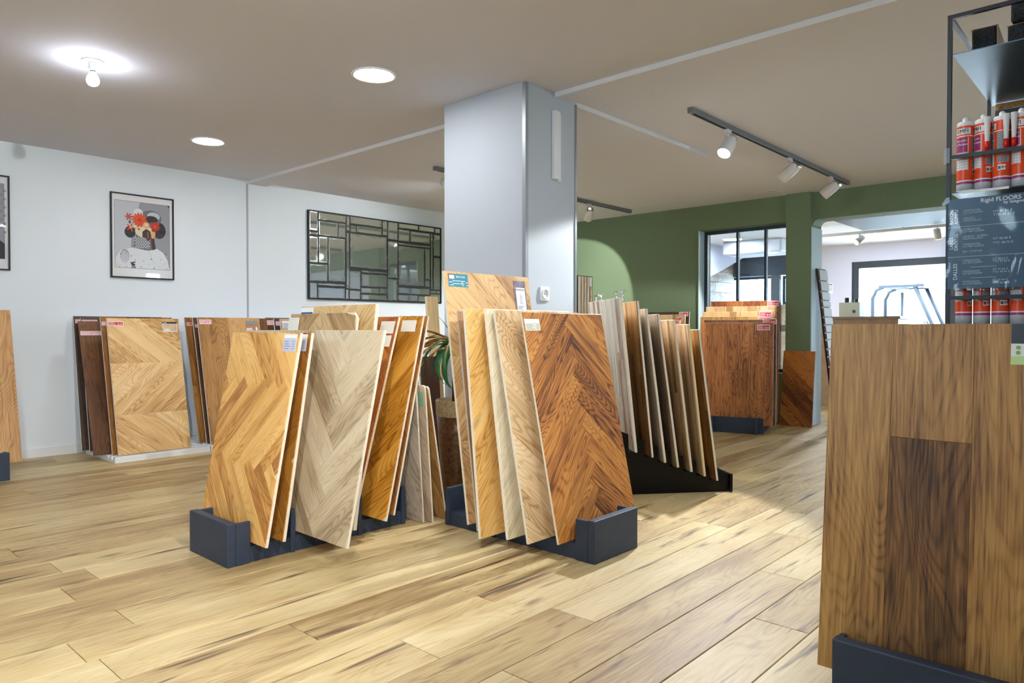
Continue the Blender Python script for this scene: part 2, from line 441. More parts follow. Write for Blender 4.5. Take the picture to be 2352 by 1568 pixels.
# front and right walls, with unseen windows added and sized to let fill daylight in
w = MB(); w.box(-2.6, -2.3, -3.0, 6.9, 0, 1.6); w.box(-2.6, -2.3, -3.0, 6.9, 2.4, H); w.box(-2.6, -2.3, -3, 1.4, 1.6, 2.4); w.box(-2.6, -2.3, 2.6, 6.9, 1.6, 2.4)
struct(w.build('wall_front', M_wall))
w = MB(); w.box(-2.3, 4.4, -3.0, -2.7, 0, H); w.box(6.4, 7.81, -3.0, -2.7, 0, H); w.box(4.4, 6.4, -3.0, -2.7, 0, 1.75); w.box(4.4, 6.4, -3.0, -2.7, 2.3, H)
struct(w.build('wall_right', M_wall))
def shop_window(name, along, a0, a1, z0, z1, other, bars, t=.05):
    root = bpy.data.objects.new(name, None); col.objects.link(root); root['kind'] = 'structure'
    f = MB(); g = MB()
    def bx(m, u0, u1, v0, v1, w0, w1):
        if along == 'Y': m.box(other+w0, other+w1, u0, u1, v0, v1)
        else: m.box(u0, u1, other+w0, other+w1, v0, v1)
    bx(f, a0, a1, z0, z0+t, -t/2, t/2); bx(f, a0, a1, z1-t, z1, -t/2, t/2)
    bx(f, a0, a0+t, z0+t, z1-t, -t/2, t/2); bx(f, a1-t, a1, z0+t, z1-t, -t/2, t/2)
    ed = [a0+t]
    for b in bars: bx(f, b-t*.35, b+t*.35, z0+t, z1-t, -t/2, t/2); ed += [b-t*.35, b+t*.35]
    ed.append(a1-t)
    f.build('window_frame', M_frameblue, root)
    for i in range(0, len(ed), 2):
        p = MB(); bx(p, ed[i], ed[i+1], z0+t, z1-t, -.004, .004); p.build('pane', M_glass, root)
    return root
shop_window('window_fill_front', 'Y', 1.4, 2.6, 1.6, 2.4, -2.45, (2.0,))  # unseen window put in for daylight from behind the camera
shop_window('window_fill_right', 'X', 4.4, 6.4, 1.75, 2.3, -2.85, (5.4,))  # unseen high window put in to brighten the right side
shop_window('window_1', 'Y', 3.06, 4.105, .55, 2.205, 7.95, (3.69, 3.355), t=.04)
# baseboards and wall joint
struct(MB().box(-2.3, 7.81, 6.695, 6.71, 0, .07).build('baseboard_left', M_trimw))
struct(MB().box(7.798, 7.81, 4.113, 6.695, 0, .07).build('baseboard_back', M_green))
struct(MB().box(3.452, 3.468, 6.703, 6.71, .07, 2.472).build('trim_5', plain('joint_grey', (176, 178, 180), .5)))
# shallow ceiling beams
struct(MB().box(3.47, 3.66, -2.7, 6.71, 2.472, H).build('trim_6', M_ceil))
struct(MB().box(3.66, 5.55, 2.83, 2.95, 2.472, H).build('trim_7', M_ceil))
struct(MB().box(3.467, 3.47, -2.7, 6.71, 2.471, H).build('trim_lit_face_1', M_trimw))  # white strip stands in for light caught by the beam's near face
struct(MB().box(3.69, 5.2, 2.827, 2.83, 2.471, H).build('trim_lit_face_2', M_trimw))  # cross beam's lit near face, its brightness put into the white colour
# column
struct(MB().box(3.19, 3.685, 2.81, 3.52, 0, 2.4721).build('trim_8', plain('column_paint', (190, 198, 206), .6)))
struct(MB().box(3.19, 3.47, 2.81, 3.52, 2.472, H).build('trim_9', MATS['column_paint']))
struct(MB().box(3.186, 3.212, 2.804, 2.83, 0, 2.495).build('trim_10', plain('grey_corner_bead', (158, 164, 170), .4, .4)))
struct(MB().box(3.67, 3.689, 2.805, 2.82, 0, 2.472).build('trim_11', M_alu))
struct(MB().box(7.40, 7.60, 3.03, 3.25, 2.493, H).build('trim_12', M_ceil))

# socket and cable cover on the column
t = thing('power_socket', 'white round power socket on the right face of the white column', 'socket', (3.365, 2.81, 1.247))
MB().box(-.043, .043, -.009, 0, -.043, .043).build('cover_plate', M_trimw, t, bevel=.003)
mb = MB(); mb.lathe([(.031, 0), (.031, .006), (.027, .006), (.025, -.002), (.0001, -.002)], 24, M=aim((0, -.009, 0), (0, -1, 0)), cap=False); mb.build('socket_well', M_card, t)
mb = MB()
for dx in (-.0095, .0095): mb.lathe([(.0028, 0), (.0028, .004)], 10, M=aim((dx, -.008, 0), (0, -1, 0)))
mb.build('socket_hole', M_black, t)
mb = MB().lathe([(.0024, 0), (.0024, .012)], 10, M=aim((0, -.008, .012), (0, -1, 0))); mb.build('earth_pin', M_chrome, t)
t = thing('cable_cover', 'narrow vertical white cable cover high on the column', 'cable cover', (3.47, 2.81, 2.16))
MB().box(-.033, .02, -.028, 0, -.2, .22).build('cover', M_trimw, t, bevel=.003)
MB().box(.02, .045, -.012, 0, -.21, .21).build('base_strip', M_trimw, t)
mb = MB()
for z in (-.15, -.02, .15): mb.lathe([(.003, 0), (.003, .002)], 8, M=aim((.032, -.012, z), (0, -1, 0)))
mb.build('screw', M_ink, t)

# ------------------------------------------------------------------ far room beyond the glazing
M_cladw = wood('clad_light', (222, 206, 184), (200, 182, 158), (150, 130, 108))
M_far = plain('lilac_white_paint', (214, 216, 234), .7)
w = MB()
w.box(13.1, 13.4, -3.0, 1.0, 0, H); w.box(13.1, 13.4, 1.0, 4.011, 2.2, H); w.box(13.1, 13.4, 4.011, 4.75, 0, H)
w.box(13.1, 13.4, 4.75, 6.4, 2.06, H); w.box(13.1, 13.4, 5.39, 6.4, 0, .9); w.box(13.1, 13.4, 4.75, 5.39, 0, 1.5); w.box(13.1, 13.4, 6.4, 8.2, 0, H)
struct(w.build('wall_far', M_far))
struct(MB().box(8.1, 13.1, -3.0, -2.7, 0, H).build('wall_far_right', M_far))
struct(MB().box(8.1, 13.1, 7.9, 8.2, 0, H).build('wall_far_left', M_far))
shop_window('door_1', 'Y', 1.0, 4.011, .02, 2.2, 13.18, (2.5,), t=.11)
shop_window('window_2', 'Y', 5.40, 6.3, .9, 2.04, 13.18, (), t=.05)
shop_window('window_3', 'Y', 4.78, 5.235, 1.5, 2.03, 13.18, (), t=.05)
struct(MB().box(13.02, 13.1, 5.235, 5.40, .0, 2.05).build('trim_13', M_frameblue))
struct(MB().box(12.98, 13.1, 4.7, 6.4, 2.035, 2.39).build('trim_14', plain('dark_blind_box', (46, 60, 76), .5)))
struct(MB().box(13.07, 13.1, 4.7, 5.235, 1.12, 1.49).box(13.07, 13.1, 4.7, 5.235, .0, 1.0).build('trim_17', M_cladw))
struct(MB().box(13.06, 13.1, 4.7, 5.235, 1.0, 1.12).build('trim_18', wood('clad_dark', (120, 96, 76), (96, 76, 60), (60, 46, 36))))
# wood-clad partition and the sloped soffit of the stair
M_clad = wood('grey_cladding', (214, 204, 192), (186, 172, 158), (120, 100, 84), ring=.4, fib=.4, tone=.7, var=.35, knots=.5, cracks=.6)
cl = struct(MB().box(11.7, 13.02, 6.14, 6.3, 0, H).build('wall_clad', plain('clad_back', (90, 80, 70), .8)))
z = .02; i = 0
while z < 2.45:
    h_ = .19; x = 11.7; 
    for a, b in ((11.7, 12.25+.3*((i*7) % 3)/3), (12.25+.3*((i*7) % 3)/3, 13.02)):
        L_ = b-a
        MB().prism([(-L_/2+.002, 0), (L_/2-.002, 0), (L_/2-.002, h_-.006), (-L_/2+.002, h_-.006)], 0, .02, inset=.003).build('board', M_clad, cl, ((a+b)/2, 6.14, z), (PI/2, 0, 0))
    z += h_; i += 1
Mxz = Matrix(((1, 0, 0, 0), (0, 0, 1, 0), (0, 1, 0, 0), (0, 0, 0, 1)))
struct(MB().prism([(10.6, 1.75), (11.6, 2.02), (13.05, 2.5), (10.6, 2.5)], 5.75, 5.85, M=Mxz).build('trim_15', M_far))
struct(MB().box(9.25, 10.4, 1.0, 3.05, 2.38, 2.5).build('trim_16', plain('slate_soffit', (26, 40, 56), .5)))
def far_spot(x, y, d, label):
    t = thing('ceiling_spot', label, 'spotlight', (x, y, 2.37), 'spotlights in the far room')
    MB().tube([(0, 0, 0), (0, 0, -.05)], .01).build('stem', M_spotw, t)
    d = Vector(d).normalized(); c = Vector((0, 0, -.09))
    MB().lathe([(.03, -.07), (.042, -.06), (.042, .07)], 20, M=aim(c, d)).build('lamp_body', M_spotw, t)
    MB().lathe([(.037, .0705), (.037, .072)], 20, M=aim(c, d)).build('lamp_face', M_lamp, t)
    spot(Vector((x, y, 2.37))+c+d*.09, d, 55, 100)
r = thing('ceiling_rail', 'pale lighting rail across the far room ceiling beyond the passage', 'light rail', (10.62, 2.6, 2.38))
MB().box(-.02, .02, -1.2, 1.3, -.02, .02).build('rail', M_spotw, r)
mb = MB()
for y in (-1.0, 0, 1.1): mb.box(-.01, .01, y-.01, y+.01, .02, .12)
mb.build('bracket', M_spotw, r)
far_spot(10.62, 3.15, (-.72, .45, -.55), 'lit white spotlight in the far room, left one on its rail')
far_spot(10.62, 2.2, (.3, -.1, -1), 'white spotlight in the far room hanging beside the blue price sheet')
for x, y, lb in ((10.9, 5.15, 'round ceiling light in the far room seen through the right pane'), (9.6, 4.75, 'round ceiling light in the far room seen near the middle pane'), (9.4, 1.6, 'unseen round ceiling light added to brighten the far room, above the passage'), (11.8, 3.3, 'unseen round ceiling light added to brighten the far room near the glass door')):  # last two are unseen, added to lift the light in the far room
    t = thing('ceiling_light', lb, 'ceiling light', (x, y, H), 'round lights in the far room')
    MB().lathe([(.16, 0), (.16, -.02), (.14, -.02)], 28).build('rim', M_trimw, t)
    MB().lathe([(.138, -.018), (.138, -.021)], 28).build('diffuser', M_disc, list(t.children)[-1])
t = thing('ceiling_ventilation_box', 'grey air unit on the far room ceiling behind the glazing', 'air unit', (11.6, 5.0, 2.38))
MB().box(-.35, .35, -.5, .5, -.1, .12).build('housing', plain('pale_grey_metal', (190, 192, 200), .5), t, bevel=.03)
MB().box(-.25, .25, -.4, .4, -.108, -.1).build('grille', M_far, t)
# counter
M_walnut = wood('counter_wood', (196, 160, 128), (172, 136, 106), (120, 90, 66), knots=.2, cracks=.2)
t = thing('shop_counter', 'wooden counter in the far room behind the moulding display', 'counter', (10.0, 3.05, 0))
MB().box(0, .55, -.55, .8, 0, 1.17).build('counter_body', M_walnut, t)
MB().box(-.03, .58, -.58, .83, 1.17, 1.205).build('counter_top', plain('counter_top', (150, 128, 110), .4), t, bevel=.004)
for z0, z1, y0 in ((.62, 1.0, -.5), (.1, .55, -.5)): MB().box(-.02, -.001, y0, y0+.6, z0, z1).build('door', wood('counter_pale', (226, 190, 160), (208, 170, 140), (160, 120, 90), knots=.1, cracks=.1), t)
t = thing('counter_box', 'pale box with a round hole standing on the far counter', 'box', (10.2, 3.12, 1.205))
MB().box(-.1, .1, -.13, .13, 0, .19).build('box_body', plain('cream_board', (226, 224, 206), .6), t)
MB().lathe([(.022, 0), (.022, .002)], 18, M=aim((-.1005, -.06, .07), (-1, 0, 0))).build('hole', M_ink, t)
for dy, rr, hh, nm, lb in ((.06, .03, .07, 'dark_jar', 'dark jar on top of the pale box on the far counter'), (-.06, .024, .055, 'dark_pot', 'small dark pot on top of the pale box on the far counter')):
    tag(MB().lathe([(rr*.9, 0), (rr, hh*.2), (rr, hh*.8), (rr*.8, hh)], 16).build(nm, M_navy, None, (10.2, 3.12+dy, 1.395)), lb, 'jar')
t = thing('wall_notice', 'white paper notice on the far wall above the counter', 'notice', (13.1, 4.366, 1.765))
MB().box(-.004, 0, -.045, .045, -.09, .09).build('paper', M_card, t)
mb = MB(); mb.box(-.0055, -.004, -.035, .035, .055, .07)
for k in range(5): mb.box(-.0055, -.004, -.03, .02, .03-k*.02, .034-k*.02)
mb.build('print', M_ink, t)

# ------------------------------------------------------------------ outside
struct(MB().box(13.4, 60, -25, 35, -.3, -.05).build('ground', plain('pale_asphalt', (206, 206, 204), .8)))
M_fork = plain('forklift_slate', (16, 24, 33), .6)
t = thing('forklift', 'slate blue forklift with overhead guard parked outside the glass door', 'forklift', (17.0, 4.0, -.05))
MB().box(-.5, .5, -.35, .85, .25, .95).build('body', M_fork, t, bevel=.05)
MB().box(-.5, .5, .5, .95, .25, 1.15).build('counterweight', M_fork, t, bevel=.08)
def bar(m, a, b, w=.045): m.tube([a, b], w, 6)
for sx in (-.48, .48):
    mb = MB(); mb.tube([(sx, .63, .9), (sx, .63, 1.75), (sx, .56, 1.93), (sx, .42, 1.985)], .04, 8); mb.build('rear_post', M_fork, t)
    mb = MB(); bar(mb, (sx, -.62, .9), (sx, -.18, 1.98), .04); mb.build('front_post', M_fork, t)
mb = MB(); bar(mb, (.3, .25, .9), (.3, .25, 1.9), .03); mb.build('seat_post', M_fork, t)
rf = MB(); rf.box(-.52, .52, -.35, -.22, 1.97, 2.03); rf.box(-.52, -.44, -.219, .5, 1.97, 2.02); rf.box(.44, .52, -.219, .5, 1.97, 2.02); rf.box(-.439, .439, -.219, .1, 1.99, 2.02)
rf.build('roof_guard', M_fork, t)
for k in range(5): MB().box(-.46, .46, .13+k*.075, .165+k*.075, 1.975, 2.01).build('roof_slat', M_fork, t)
mb = MB(); pts = [(.16*math.cos(a)+.05, -.3+.06*math.sin(a), 1.18+.1*math.sin(a)) for a in [2*PI*k/20 for k in range(21)]]
mb.tube(pts, .014, 6); mb.tube([(.05, -.3, 1.18), (.05, -.42, .95)], .018, 6); mb.tube([(-.11, -.3, 1.18), (.21, -.3, 1.18)], .01, 6); mb.build('steering_wheel', M_black, t)
MB().box(-.22, .22, .1, .5, .95, 1.08).build('seat', M_black, t, bevel=.04)
for sx in (-.42, .42):
    for y in (-.35, .65): MB().lathe([(.12, -.08), (.25, -.08), (.27, -.05), (.27, .05), (.25, .08), (.12, .08)], 24, M=aim((sx, y, .27), (1, 0, 0))).build('wheel', M_black, t)
for sx in (-.28, .28): MB().box(sx-.05, sx+.05, -.75, -.65, .1, 1.2).build('mast_rail', M_fork, t)
for sx in (-.28, .28): MB().box(sx-.05, sx+.05, -1.7, -.76, .05, .09).build('fork', M_black, t)
t = thing('outbuilding', 'pale low building with a strip of windows behind the forklift', 'building', (34, 6, -.05))
MB().box(0, 5, -5, 5, 0, 3.0).build('wall', plain('bright_render', (236, 238, 240), .8), t)
MB().box(-.4, 5.2, -5.3, 5.3, 3.0, 3.2).build('roof', plain('roof_grey', (190, 200, 206), .6), t)
for y in (-1.2, .5, 2.2):
    MB().box(-.06, 0, y, y+1.4, 2.1, 2.6).build('window', plain('pale_blue_pane', (196, 212, 222), .3), t)
M_leafout = plain('bush_leaf', (70, 92, 66), .7, var=.3, bscale=4)
rb = random.Random(3)
for k, (x, y, lb) in enumerate(((24, 8.3, 'leafy bush outside the glass door, leftmost of the row'), (24.5, 7.2, 'leafy bush outside the glass door, second in the row'), (24.2, 6.2, 'leafy bush outside behind the forklift post'))):
    mb = MB()
    for q in range(700):
        a = rb.uniform(0, 2*PI); zz = rb.uniform(.2, 1.0)**.8*1.15; rr = .6*math.sqrt(rb.random())*(1.1-.5*zz)
        c = Vector((rr*math.cos(a), rr*math.sin(a), zz)); d1 = Vector((rb.gauss(0, 1), rb.gauss(0, 1), rb.gauss(0, 1))).normalized()*.07; d2 = d1.cross(Vector((rb.gauss(0, 1), 1, .3))).normalized()*.03
        mb.add([c-d1, c+d2, c+d1, c-d2], [(0, 1, 2, 3)])
    t = thing('bush', lb, 'bush', (x, y, -.05), 'bushes outside')
    mb.build('foliage', M_leafout, t, fix=False)
    MB().tube([(0, 0, 0), (.03, 0, .3), (0, .05, .7)], [.03, .025, .01]).build('stem', wood('bark', (120, 100, 80), (96, 78, 60), (60, 46, 34), knots=0, cracks=.2), t)

# ------------------------------------------------------------------ ceiling lamps
for x, y, lb in ((2.526, 3.39, 'larger looking round recessed ceiling light near the column'), (2.532, 5.528, 'round recessed ceiling light nearer the white wall'), (2.53, 1.25, 'round recessed ceiling light above the black shelf side, out of frame'), (.4, 1.25, 'round recessed ceiling light above the camera, out of frame'), (4.75, 0.0, 'unseen recessed ceiling light added to brighten the floor right of the shelf'), (6.9, -.1, 'unseen recessed ceiling light added to brighten the floor near the passage')):  # last two are unseen, added to brighten the floor on the right
    t = thing('recessed_light', lb, 'ceiling light', (x, y, H), 'recessed ceiling lights')
    MB().lathe([(.128, 0), (.13, -.004), (.124, -.008), (.108, -.005), (.106, 0)], 40, cap=False).build('rim', M_trimw, t)
    MB().lathe([(.107, -.002), (.107, -.0045)], 40).build('diffuser', M_disc, list(t.children)[-1])
t = thing('bare_bulb', 'bare lit bulb in a white holder on the ceiling at left', 'light bulb', (1.356, 4.353, H))
MB().lathe([(.055, 0), (.055, -.006), (.05, -.01)], 28).build('ceiling_rose', M_trimw, t)
MB().box(-.02, .02, -.02, .02, -.05, -.01).build('lamp_holder', M_trimw, t, bevel=.004)
MB().lathe([(.015, -.045), (.015, -.062)], 20).build('bulb_cap', M_chrome, t)
MB().lathe([(.014, -.062), (.018, -.072), (.029, -.09), (.0325, -.105), (.030, -.12), (.022, -.131), (.008, -.137), (.001, -.138)], 28, cap=False).build('bulb_glass', plain('bulb_glow', (255, 255, 255), .3, emit=(236, 242, 255), estr=60), t)

def track_spot(x, y, d, label, power, size=62, zt=2.465, bl=.25):
    t = thing('track_spotlight', label, 'spotlight', (x, y, zt), 'track spotlights')
    MB().box(-.035, .035, -.014, .014, -.022, .002).build('track_adapter', M_spotw, t, bevel=.003)
    MB().tube([(0, 0, -.02), (0, 0, -.062)], [.013, .009], 12).build('stem', M_spotw, t)
    d = Vector(d).normalized(); hz = Vector((d.x, d.y, 0)).normalized()
    c = Vector((0, 0, -.112))
    M = aim(c, d)
    MB().lathe([(.018, -.085), (.036, -.074), (.046, -.05), (.049, -.02), (.049, .085), (.0465, .088), (.0455, .08)], 32, M=M, cap=False).build('lamp_body', M_spotw, t)
    body = bpy.data.objects[-1] if 0 else list(t.children)[-1]
    MB().lathe([(.0455, .078), (.0455, .0805)], 32, M=M).build('lamp_face', M_lamp, body)
    fins = MB()
    for k in range(7):
        fins.box(-.034+k*.0105, -.031+k*.0105, -.03, .03, -.092, -.05, M=M)
    fins.build('heat_sink', M_chrome, body)
    spot(Vector((x, y, zt))+c+d*.087, d, power, size, bl)
def track(name, x0, x1, y, label):
    t = thing(name, label, 'light track', (x0, y, H), 'ceiling light tracks')
    mb = MB(); L_ = x1-x0
    mb.box(0, L_, -.018, -.012, -.035, 0); mb.box(0, L_, .012, .018, -.035, 0); mb.box(0, L_, -.012, .012, -.012, 0)
    mb.build('track_profile', M_trackgrey, t)
    MB().box(.03, L_-.03, -.008, .008, -.028, -.012).build('conductor', M_black, t)
    MB().box(-.012, .03, -.0185, .0185, -.036, 0).build('end_cap', M_trackgrey, t); MB().box(L_-.03, L_+.012, -.0185, .0185, -.036, 0).build('end_cap', M_trackgrey, t)
track('light_track', 4.313, 7.49, 2.335, 'long grey light track on the ceiling right of the column')
track('light_track', 4.302, 7.477, 4.87, 'grey light track on the ceiling passing behind the column')
track('light_track', -.9, 1.6, -.15, 'grey light track on the ceiling behind the camera, out of frame')
track_spot(4.856, 2.335, (-.62, .05, -.75), 'lit white spotlight at the near end of the right ceiling track', 200)
track_spot(6.0, 2.335, (-.04, .78, -.6), 'white spotlight in the middle of the right ceiling track', 190)
track_spot(7.0, 2.335, (-.05, .8, -.6), 'white spotlight at the far end of the right ceiling track', 190)
track_spot(6.63, 4.87, (1.18, 1.2, -1.12), 'white spotlight hanging before the green wall, seen right of the column', 85, 66, bl=.06)
track_spot(5.0, 4.87, (-.3, 1, -.5), 'white spotlight hidden behind the column on the rear track, aimed at the mirror', 36, 100, bl=.8)
track_spot(4.45, 4.87, (-.7, -2.4, -1.65), 'white spotlight hidden behind the column on the rear track, aimed at the stepped rack', 110, 56, bl=.5)
track_spot(1.0, -.15, (-.2, 1, -.25), 'white spotlight behind the camera aimed at the white wall, out of frame', 235, 104, bl=.9)
track_spot(1.45, -.15, (1.25, 2.3, -1.5), 'unseen white spotlight added behind the camera to brighten the middle rack', 52, 38, bl=.6)  # fill spot added for the front of the middle rack
track_spot(-.45, -.15, (.5, .8, -.48), 'unseen white spotlight added behind the camera to brighten the left rack', 190, 46, bl=.5)  # fill spot added for the left rack's front boards

# ------------------------------------------------------------------ pictures on the white wall
M_pic = {k: plain('print_'+k, c, .6) for k, c in dict(grey=(158, 160, 168), pale=(204, 208, 216), dark=(40, 40, 46), white=(232, 236, 240), cream=(236, 226, 196), brown=(72, 42, 36), orange=(232, 84, 30), peach=(240, 178, 120), red=(206, 52, 28), mid=(112, 114, 122), green=(60, 84, 60)).items()}
PK = list(M_pic); PI_ = {k: i for i, k in enumerate(PK)}; PM = [M_pic[k] for k in PK]
def picture(name, x0, x1, z0, z1, label):
    t = thing(name, label, 'framed picture', ((x0+x1)/2, 6.71, (z0+z1)/2), 'framed animal portraits')
    W, Hh = x1-x0, z1-z0; b = .011
    f = MB(); f.box(-W/2, W/2, -.022, -.001, Hh/2-b, Hh/2); f.box(-W/2, W/2, -.022, -.001, -Hh/2, -Hh/2+b); f.box(-W/2, -W/2+b, -.022, -.001, -Hh/2+b, Hh/2-b); f.box(W/2-b, W/2, -.022, -.001, -Hh/2+b, Hh/2-b)
    f.build('picture_frame', M_black, t)
    MB().box(-W/2+b, W/2-b, -.008, -.002, -Hh/2+b, Hh/2-b).build('mount', M_card, t)
    MB().box(-W/2+b, W/2-b, -.018, -.016, -Hh/2+b, Hh/2-b).build('pane', M_pglass, t)
    return t, W, Hh
t, W, Hh = picture('picture', 2.212, 2.742, 1.482, 2.218, 'framed print of a bird-headed figure with orange flowers on the white wall')
pw, ph = W*.865, Hh*.79; cx, cz = 0, .012
pr = MB(); lay = [0]
def P(u, v): return (cx+(u-.5)*pw, cz+(.5-v)*ph)
def poly(pts, c):
    lay[0] += 1; y = -.0082-.00006*lay[0]
    pr.add([(P(u, v)[0], y, P(u, v)[1]) for u, v in pts], [tuple(range(len(pts)))], PI_[c])
def ell(u, v, a, b, c, n=18, rot=0):
    k = pw/ph
    poly([(u+a*math.cos(q)*math.cos(rot)-b*math.sin(q)*math.sin(rot), v+(a*math.cos(q)*math.sin(rot)+b*math.sin(q)*math.cos(rot))*k) for q in [2*PI*i/n for i in range(n)]], c)
poly([(-.005, -.004), (1.005, -.004), (1.005, 1.004), (-.005, 1.004)], 'dark')
poly([(0, 0), (.96, 0), (1, .04), (1, 1), (.0, 1)], 'grey'); poly([(0, 0), (.45, 0), (.3, .5), (.25, 1), (0, 1)], 'pale')
poly([(0.0, 1), (.01, .86), (.1, .745), (.3, .69), (.55, .72), (.76, .68), (.88, .74), (.96, .85), (1, 1)], 'white')
ell(.80, .40, .13, .16, 'dark'); ell(.27, .46, .10, .11, 'dark'); ell(.65, .22, .20, .15, 'mid'); ell(.70, .19, .12, .08, 'pale'); ell(.66, .24, .12, .07, 'dark'); ell(.42, .16, .085, .085, 'white')
poly([(.38, .48), (.70, .48), (.74, .69), (.60, .72), (.33, .68)], 'mid'); poly([(.64, .5), (.70, .48), (.74, .69), (.67, .71)], 'brown')
for r_ in range(7):
    for q in range(7):
        u = .37+q*.045+(r_ % 2)*.02; 
        if u < .63: ell(u, .535+r_*.024, .019, .012, 'pale', 8)
ell(.53, .44, .175, .115, 'cream'); ell(.68, .46, .05, .09, 'peach')
poly([(.49, .44), (.56, .39), (.63, .42), (.655, .50), (.61, .575), (.585, .575), (.55, .53), (.49, .525)], 'brown'); poly([(.57, .45), (.60, .43), (.61, .54), (.59, .53)], 'mid')
ell(.425, .405, .026, .026, 'peach'); ell(.425, .405, .014, .014, 'dark'); ell(.69, .405, .02, .026, 'dark')
def flower(u, v, R_, n, c, c2):
    for i in range(n): ell(u+R_*.55*math.cos(2*PI*i/n), v+R_*.55*math.sin(2*PI*i/n)*pw/ph, R_*.5, R_*.17, c, 8, 2*PI*i/n)
    ell(u, v, R_*.28, R_*.28, c2, 10)
flower(.44, .265, .14, 14, 'orange', 'red'); flower(.245, .23, .075, 6, 'red', 'orange'); flower(.28, .39, .085, 5, 'orange', 'peach'); flower(.72, .345, .10, 11, 'red', 'orange'); ell(.56, .335, .06, .06, 'peach'); ell(.56, .335, .03, .03, 'cream'); ell(.355, .37, .035, .03, 'cream'); ell(.26, .31, .02, .03, 'green')
ell(.17, .82, .085, .13, 'pale'); ell(.17, .82, .075, .12, 'grey', 18); ell(.17, .83, .07, .11, 'pale')
rr = random.Random(5)
for i in range(46):
    u, v = rr.uniform(.03, .95), rr.uniform(.75, .99)
    if u > .25 and rr.random() < .5: continue
    ell(u, v, rr.uniform(.006, .02), rr.uniform(.004, .01), rr.choice(['mid', 'dark', 'pale']), 7, rr.uniform(0, 3))
for i in range(10): ell(.3+rr.uniform(-.05, .05), .95+rr.uniform(-.04, .04), .02, .012, 'dark', 7)
for i in range(9): ell(.60+i*.012, .73+i*.022, .004, .008, 'mid', 6)
pr.build('print', PM, t, fix=False)
t, W, Hh = picture('picture', .958, 1.487, 1.493, 2.231, 'black framed grey patterned print at the left edge of the white wall')
pw, ph = W*.865, Hh*.79; pr = MB(); lay[0] = 0
poly([(-.005, -.004), (1.005, -.004), (1.005, 1.004), (-.005, 1.004)], 'dark'); poly([(0, 0), (1, 0), (1, 1), (0, 1)], 'grey')
for i in range(10):
    for j in range(12): ell(.05+i*.1+(j % 2)*.05, .04+j*.055, .02, .02, 'mid', 8); ell(.05+i*.1+(j % 2)*.05, .04+j*.055, .009, .009, 'pale', 6)
poly([(.1, 1), (.15, .85), (.35, .74), (.9, .74), (1, .8), (1, 1)], 'dark'); ell(.5, .5, .2, .25, 'mid'); ell(.42, .46, .02, .02, 'dark'); ell(.58, .46, .02, .02, 'dark')
pr.build('print', PM, t, fix=False)

# ------------------------------------------------------------------ antique mirror
MIRROR = [(4.141, 4.24, 2.085, 2.288), (4.14, 4.24, 2.039, 2.068), (4.139, 4.239, 1.746, 2.022), (4.251, 4.593, 2.209, 2.286), (4.251, 4.49, 2.043, 2.195), (4.496, 4.592, 2.043, 2.198), (4.25, 4.358, 1.747, 2.029), (4.37, 4.582, 1.556, 2.029), (4.138, 4.357, 1.549, 1.73), (4.602, 4.645, 2.122, 2.289), (4.653, 5.087, 2.208, 2.292), (4.653, 4.73, 2.115, 2.19), (4.737, 5.086, 2.119, 2.194), (4.601, 4.636, 1.485, 2.104), (4.652, 5.154, 1.725, 2.103), (5.094, 5.162, 2.122, 2.293), (5.172, 5.317, 2.083, 2.292), (5.171, 5.315, 1.637, 2.065), (5.327, 5.63, 2.233, 2.287), (5.64, 5.889, 2.231, 2.289), (5.9, 5.99, 2.228, 2.286), (5.327, 5.497, 2.08, 2.216), (5.506, 5.821, 2.083, 2.213), (5.327, 5.821, 2.032, 2.059), (5.327, 5.723, 1.557, 2.02), (5.738, 5.815, 1.648, 2.025), (5.83, 5.86, 1.522, 2.212), (5.873, 5.985, 1.942, 2.209), (5.875, 5.984, 1.527, 1.924), (4.137, 4.23, 1.365, 1.531), (4.238, 4.582, 1.505, 1.53), (4.237, 4.581, 1.368, 1.486), (4.589, 4.63, 1.369, 1.476), (4.639, 4.787, 1.482, 1.688), (4.639, 4.786, 1.369, 1.469), (4.795, 5.154, 1.676, 1.698), (4.795, 5.154, 1.521, 1.66), (4.794, 5.044, 1.445, 1.504), (5.049, 5.151, 1.446, 1.507), (4.794, 5.151, 1.371, 1.429), (5.163, 5.31, 1.371, 1.624), (5.319, 5.81, 1.458, 1.531), (5.319, 5.62, 1.373, 1.445), (5.628, 5.81, 1.371, 1.439), (5.733, 5.81, 1.555, 1.636), (5.82, 5.919, 1.483, 1.512), (5.82, 5.984, 1.371, 1.471), (5.926, 5.984, 1.48, 1.514)]
t = thing('antique_mirror', 'large antique mirror of irregular leaded panes on the white wall', 'mirror', (5.062, 6.71, 1.827))
Wm, Hm = 1.872, .944
MB().box(-Wm/2+.004, Wm/2-.004, -.022, -.001, -Hm/2+.004, Hm/2-.004).build('backing', plain('mirror_lead', (44, 44, 42), .6), t)
f = MB(); b = .012
f.box(-Wm/2, Wm/2, -.035, -.001, Hm/2-b, Hm/2); f.box(-Wm/2, Wm/2, -.035, -.001, -Hm/2, -Hm/2+b); f.box(-Wm/2, -Wm/2+b, -.035, -.001, -Hm/2+b, Hm/2-b); f.box(Wm/2-b, Wm/2, -.035, -.001, -Hm/2+b, Hm/2-b)
f.build('mirror_frame', M_black, t)
M_mir = mirror_mat(); rm = random.Random(11)
